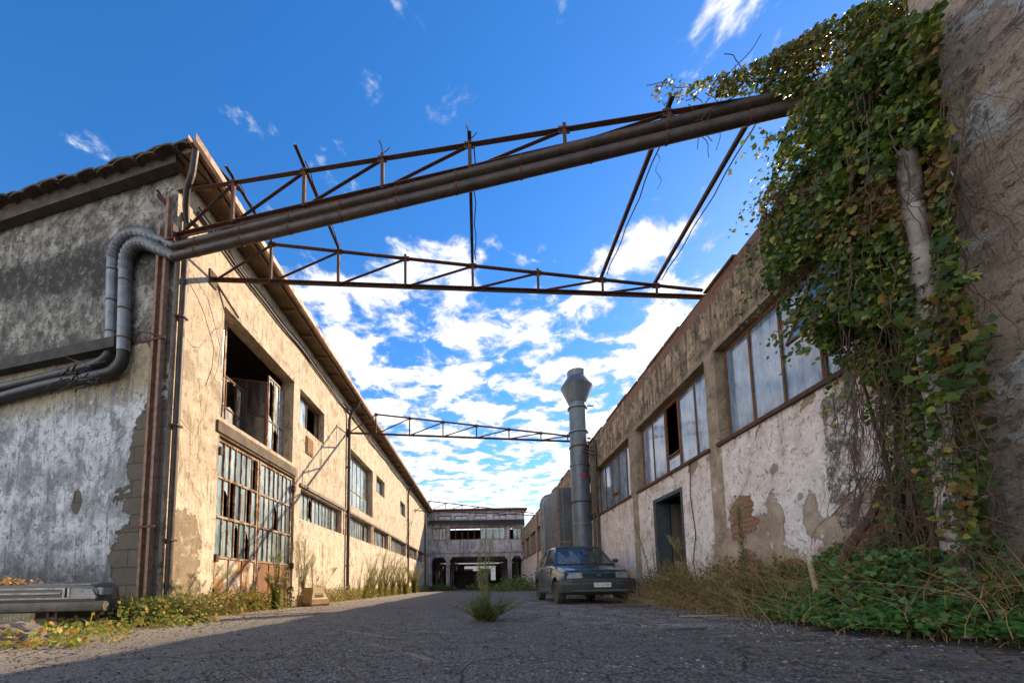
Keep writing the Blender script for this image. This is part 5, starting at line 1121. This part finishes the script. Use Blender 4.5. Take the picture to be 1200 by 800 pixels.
# ------------------------------------------------------------------ grasses and low plants along the sunny wall
WL = Leaves(); rr = random.Random(44); A = []; B = []
for i in range(11000):
    y = 5.2 + rr.random() ** 1.4 * 31; x = -4.78 + abs(rr.gauss(0, .22 if y > 6 else .3))
    if 9.9 < y < 10.8: continue
    hh = .36 * (1 + 1.4 * max(0, MN.noise(Vector((y * .9, 1, 0))))); A.append((x, y, rr.random() ** 1.5 * hh + .01))
for i in range(2600):
    y = rr.uniform(3.3, 6.2); x = -4.75 + rr.uniform(-.5, 1.35) * (1 if y < 5.4 else .6) + (5.2 - y) * .12
    if MN.noise(Vector((x * 1.6, y * 1.6, 7))) < -.08: continue
    A.append((x, y, rr.random() ** 2 * .13 + .01))
for i in range(1500): A.append((rr.gauss(-4.35, .25), rr.gauss(5.5, .3), rr.random() ** 1.5 * .3 + .01))
leafset(A, (.5, -.6, .7), .022, .055, target=WL, down=0)
leafset(A[::5], (.5, -.6, .7), .05, .11, Leaves.NARROW, target=WL, down=-1.2)
tag(WL.build('low_weeds', YELL), 'yellow-green low weeds growing along the foot of the sunny left wall', 'low weeds', kind='stuff')
DT = MB()
for i in range(2000):
    y = 6.2 + rr.random() ** 1.3 * 29; x = -4.76 + abs(rr.gauss(0, .16)); k = 1 + 1.2 * max(0, MN.noise(Vector((y * .8, 5, 0))))
    if 9.9 < y < 10.8: continue
    straw(x, y, rr.uniform(.15, .6) * k, rr.uniform(.05, .35), rr.uniform(.002, .004))
tag(DT.build('dry_grass', DRY), 'dry straw-coloured grass standing along the sunny left wall', 'dry grass', kind='stuff')
DLv = Leaves(); leafset([(-5.9 + rr.random() * .5, 4.75 + rr.random() * .4, .54 + rr.random() ** 2 * .08) for i in range(150)], (0, -.3, .9), .03, .06, target=DLv, down=0)
tag(DLv.build('dead_leaves', mat_leaf('dead leaf', [(0, (.28, .15, .06)), (1, (.42, .27, .11))], .2, .7)), 'drift of dead leaves lying on the bonnet of the scrapped car', 'dead leaves', kind='stuff')
LT = Leaves(); pts = []
for i in range(1500):
    y = 1.6 + rr.random() * 12; x = rr.choice((3.0 - abs(rr.gauss(0, .5)), rr.uniform(-3.5, 3), -4.0 + abs(rr.gauss(0, .4))))
    pts.append((x, y, .006 + rr.random() * .006))
P_ = np.array(pts); LT.add(Leaves.BROAD, P_, rnd(len(P_)) * np.array([1, 1, .08]), rnd(len(P_), -.35, .35) + np.array([0, 0, 1]), RNG.uniform(.015, .045, len(P_)))
tag(LT.build('leaf_litter', mat_leaf('fallen leaf', [(0, (.05, .032, .02)), (.6, (.12, .075, .035)), (1, (.24, .16, .07))], .1, .8)), 'small fallen brown leaves scattered over the asphalt', 'fallen leaves', kind='stuff')
# far end greenery
FG = Leaves(); pts = []
for i in range(3600):
    x = rr.choice((rr.uniform(-4.6, -2.2), rr.uniform(-1.2, 3.9), rr.uniform(1.0, 3.9))); y = rr.uniform(26, 37) if x > 0 else rr.uniform(35, 37.3); hh = .8 if x > 1.6 else .4
    pts.append((x, y, rr.random() ** 1.4 * hh * (1 + MN.noise(Vector((x, y, 0)))) + .02))
leafset(pts, (0, -.6, .7), .07, .16, target=FG, down=0)
tag(FG.build('low_weeds', WEEDL), 'green weeds spreading in front of the grey building at the end', 'low weeds', kind='stuff')
# ------------------------------------------------------------------ tall weeds
def tall_weed(M, h, lean, label, seed, head=.3, leafm=None, stems=1, leafy=1.0, fluffy=1.0, lsize=.09, group=None, cat='weed', name='tall_weed', spread=.25, low=.0, jit=0.0, curve=1.6):
    rr = random.Random(seed); root = thing(name, (0, 0, 0), label, cat, group); st = MB(); lv = Leaves(); fl = Leaves(); lp = []; ld = []; ln = []; ls = []; fp = []
    for s_ in range(stems):
        a0 = rr.uniform(0, 6.28); hh = h * (1 if s_ == 0 else rr.uniform(.35, .95)); le = Vector((lean[0], lean[1], 0)) + Vector((math.cos(a0), math.sin(a0), 0)) * (spread * (rr.random() ** .7 if jit else 1) if s_ else 0); bj = Vector((rr.uniform(-jit, jit), rr.uniform(-jit, jit), 0))
        if jit and s_: hh *= 1 / (1 + .5 * le.length)
        ax = [bj + le * hh * (i / 14) ** curve + Vector((rr.uniform(-.008, .008), rr.uniform(-.008, .008), hh * i / 14 * (1 - .12 * (i / 14)))) for i in range(15)]
        st.tube(ax, [.0065 * h * (1 - .75 * i / 14) + .0012 for i in range(15)], 5, False)
        n = int(hh * 95 * leafy)
        for k in range(n):
            s = low + (1 - low) * (k / n) * .97; i = min(13, int(s * 14)); p = ax[i].lerp(ax[i + 1], s * 14 - i); a = rr.uniform(0, 6.28); d = Vector((math.cos(a), math.sin(a), .45 + .5 * s)); sz = lsize * (1.15 - .8 * s) * rr.uniform(.7, 1.2)
            lp.append(p); ld.append(d); ln.append(Vector((-d.x * .5, -d.y * .5, 1))); ls.append(sz)
        if head:
            nb = int(26 * fluffy) + 3
            for k in range(nb):
                s = 1 - head * rr.random() ** .9; i = min(13, int(s * 14)); p = ax[i].lerp(ax[i + 1], min(1, s * 14 - i)); a = rr.uniform(0, 6.28); L_ = hh * .17 * (1.15 - (s - (1 - head)) / head * .75)
                e = p + Vector((math.cos(a) * .55, math.sin(a) * .55, .75)) * L_; m_ = p.lerp(e, .5) + Vector((math.cos(a), math.sin(a), 0)) * L_ * .08; st.tube([p, m_, e], [.0016, .0012, .0007], 3, False)
                for q in range(int(9 * fluffy)):
                    c = p.lerp(e, rr.uniform(.25, 1.05)); fp.append(c + Vector((rr.uniform(-.014, .014), rr.uniform(-.014, .014), rr.uniform(-.01, .014))))
    st.build('stem', STEMG, root)
    lv.add(Leaves.NARROW, [tuple(p) for p in lp], [tuple(p) for p in ld], [tuple(p) for p in ln], ls); lv.build('leaves', leafm or WEEDL, root)
    if fp: n = len(fp); fl.add(Leaves.NARROW, [tuple(p) for p in fp], rnd(n) + np.array([0, 0, .8]), rnd(n), RNG.uniform(.014, .03, n) ); fl.build('flower_head', SEED, root)
    root.matrix_basis = M; return root
def at(x, y, **k): g = gnd(x, y); return place(g.x, g.y, 0, random.random() * 0)
tall_weed(at(569, 727), .60, (.0, .0), 'bushy green weed with a thin feathery shoot standing alone in the middle of the asphalt', 5, head=.0, stems=95, leafy=.9, lsize=.10, spread=1.9, jit=.08, curve=1.1, name='bushy_weed', leafm=WEEDL)
tall_weed(at(569, 725), 1.36, (.02, .0), 'thin feathery stem rising out of the bushy weed in the middle of the asphalt', 6, head=.62, stems=4, leafy=.35, fluffy=1.3, lsize=.05, spread=.16, leafm=WEEDL)
GW = 'tall weeds along the left wall'
def wv(px, py): p = on(px, py, (1, 0, 0), -4.62); return p
def onwall(x, ytop, lean, label, seed, X=-4.55, **k):
    p = on(x, 600, (1, 0, 0), X); top = on(x, ytop, (1, 0, 0), X); return tall_weed(place(X, p.y), top.z, lean, label, seed, group=GW, **k)
onwall(357, 620, (0, .05), 'tallest feathery weed at the left wall beside the glazed door', 11, head=.4, stems=5, leafm=YELL, fluffy=1.8, leafy=1.3, spread=.09)
onwall(368, 642, (0, -.05), 'weed with a round seed head just right of the tallest feathery one', 12, head=.4, stems=2, leafm=YELL, fluffy=1.8, spread=.05)
onwall(378, 660, (.1, .75), 'arching weed with a drooping pale head leaning towards the yellowed monitor', 13, head=.2, stems=1, leafy=.5, leafm=YELL, fluffy=1.6)
onwall(326, 640, (0, .02), 'dense leafy weed growing in front of the rusted door leaf', 14, head=.1, stems=16, leafm=WEEDL, leafy=1.6, spread=.3, X=-4.45, name='bushy_weed')
onwall(300, 676, (.1, 0), 'low reddish bush at the foot of the white rust-streaked door leaf', 15, head=.0, stems=14, leafm=YELL, leafy=1.4, spread=.5, name='bushy_weed')
onwall(243, 655, (0, .45), 'thin weed leaning over the bare patch between the corner post and the door', 16, head=.25, stems=4, leafm=YELL, leafy=.7, spread=.35)
onwall(222, 668, (.05, .1), 'leafy weed at the foot of the dark corner drainpipe', 17, head=.1, stems=6, leafm=YELL, leafy=.8, spread=.4)
for k, (x, yt, ln_) in enumerate(((428, 655, .3), (436, 640, .35), (445, 628, .4), (452, 640, .2), (460, 636, .1), (468, 648, -.1))):
    onwall(x, yt, (.05, ln_), 'arching weed in the row beyond the monitor, ' + ['the first and lowest', 'the second', 'the third and tallest', 'the fourth', 'the fifth, before the second pipe', 'the last, at the second pipe'][k], 30 + k, head=.35, stems=9, leafm=YELL, leafy=1.1, spread=.3, X=-4.4, lsize=.12)
p = on(496, 640, (1, 0, 0), -4.1)
tall_weed(place(-4.15, 26), 2.2, (.0, .0), 'big sunlit yellow-green bush at the far end of the left wall', 41, head=.25, stems=26, leafy=1.1, leafm=YELL, lsize=.18, spread=.35, name='bushy_weed', cat='bush')
tall_weed(place(-4.1, 22.5), 1.5, (.0, .0), 'smaller yellow-green bush just before the big one at the far end of the left wall', 42, head=.25, stems=16, leafy=1.1, leafm=YELL, lsize=.15, spread=.4, name='bushy_weed', cat='bush')
GR_ = 'tall weeds along the right wall'
def rweed(x, ytop, lean, label, seed, X=3.5, **k):
    p = on(x, 600, (1, 0, 0), X); top = on(x, ytop, (1, 0, 0), X); return tall_weed(place(X, p.y), top.z, lean, label, seed, group=GR_, **k)
rweed(868, 572, (-.0, .03), 'tall upright weed with a brushy head in front of the exposed bricks', 51, head=.25, stems=1, leafy=2.4, lsize=.11, fluffy=1.6, leafm=GRNL)
rweed(812, 615, (-.12, .40), 'tall weed leaning towards the car across the dark doorway', 52, X=3.45, head=.3, stems=2, leafy=1.1, fluffy=1.3, spread=.06)
rweed(760, 600, (-.05, .28), 'thin feathery weed between the teal car and the doorway', 53, X=3.6, head=.35, stems=1, leafy=1.2, fluffy=1.5)
rweed(764, 634, (.0, .05), 'short upright weed behind the feathery one by the teal car', 54, X=3.65, head=.3, stems=1, leafy=1.0)
rweed(893, 655, (-.1, .1), 'leafy shrub below the exposed bricks beside the tall upright weed', 55, head=.0, stems=9, leafy=1.3, leafm=GRNL, spread=.35, name='bushy_weed')
rweed(840, 668, (-.1, .1), 'brown dried bush at the foot of the pilaster right of the doorway', 56, head=.2, stems=12, leafy=.9, leafm=DRY, spread=.5, name='dry_bush', cat='bush')
rweed(788, 668, (-.1, .1), 'dried straw-coloured bush growing in the doorway', 57, X=3.65, head=.2, stems=12, leafy=.9, leafm=DRY, spread=.4, name='dry_bush', cat='bush')
# stumps at the ivy
q = MB(); rr = random.Random(2); a = on(985, 668, (1, 0, 0), 3.7); b_ = on(1022, 602, (1, 0, 0), 3.78); q.tube(smoothpath([Vector((3.6, a.y, .02)), a, a.lerp(b_, .5) + Vector((-.03, .0, .02)), b_, b_ + Vector((.02, -.1, .25))], 4), [.07 - .0026 * i for i in range(17)], 9)
tag(q.build('vine_trunk', BARK, smooth=True), 'thick dark leaning trunk rising from the ground ivy against the plaster', 'trunk')
q = MB(); a = on(957, 690, (1, 0, 0), 3.3); b_ = on(949, 660, (1, 0, 0), 3.3); q.tube([Vector((a.x, a.y, .0)), a, b_], [.03, .028, .024], 7); tag(q.build('wooden_stake', DRYW), 'short cut wooden stake poking out of the ground ivy', 'stake')
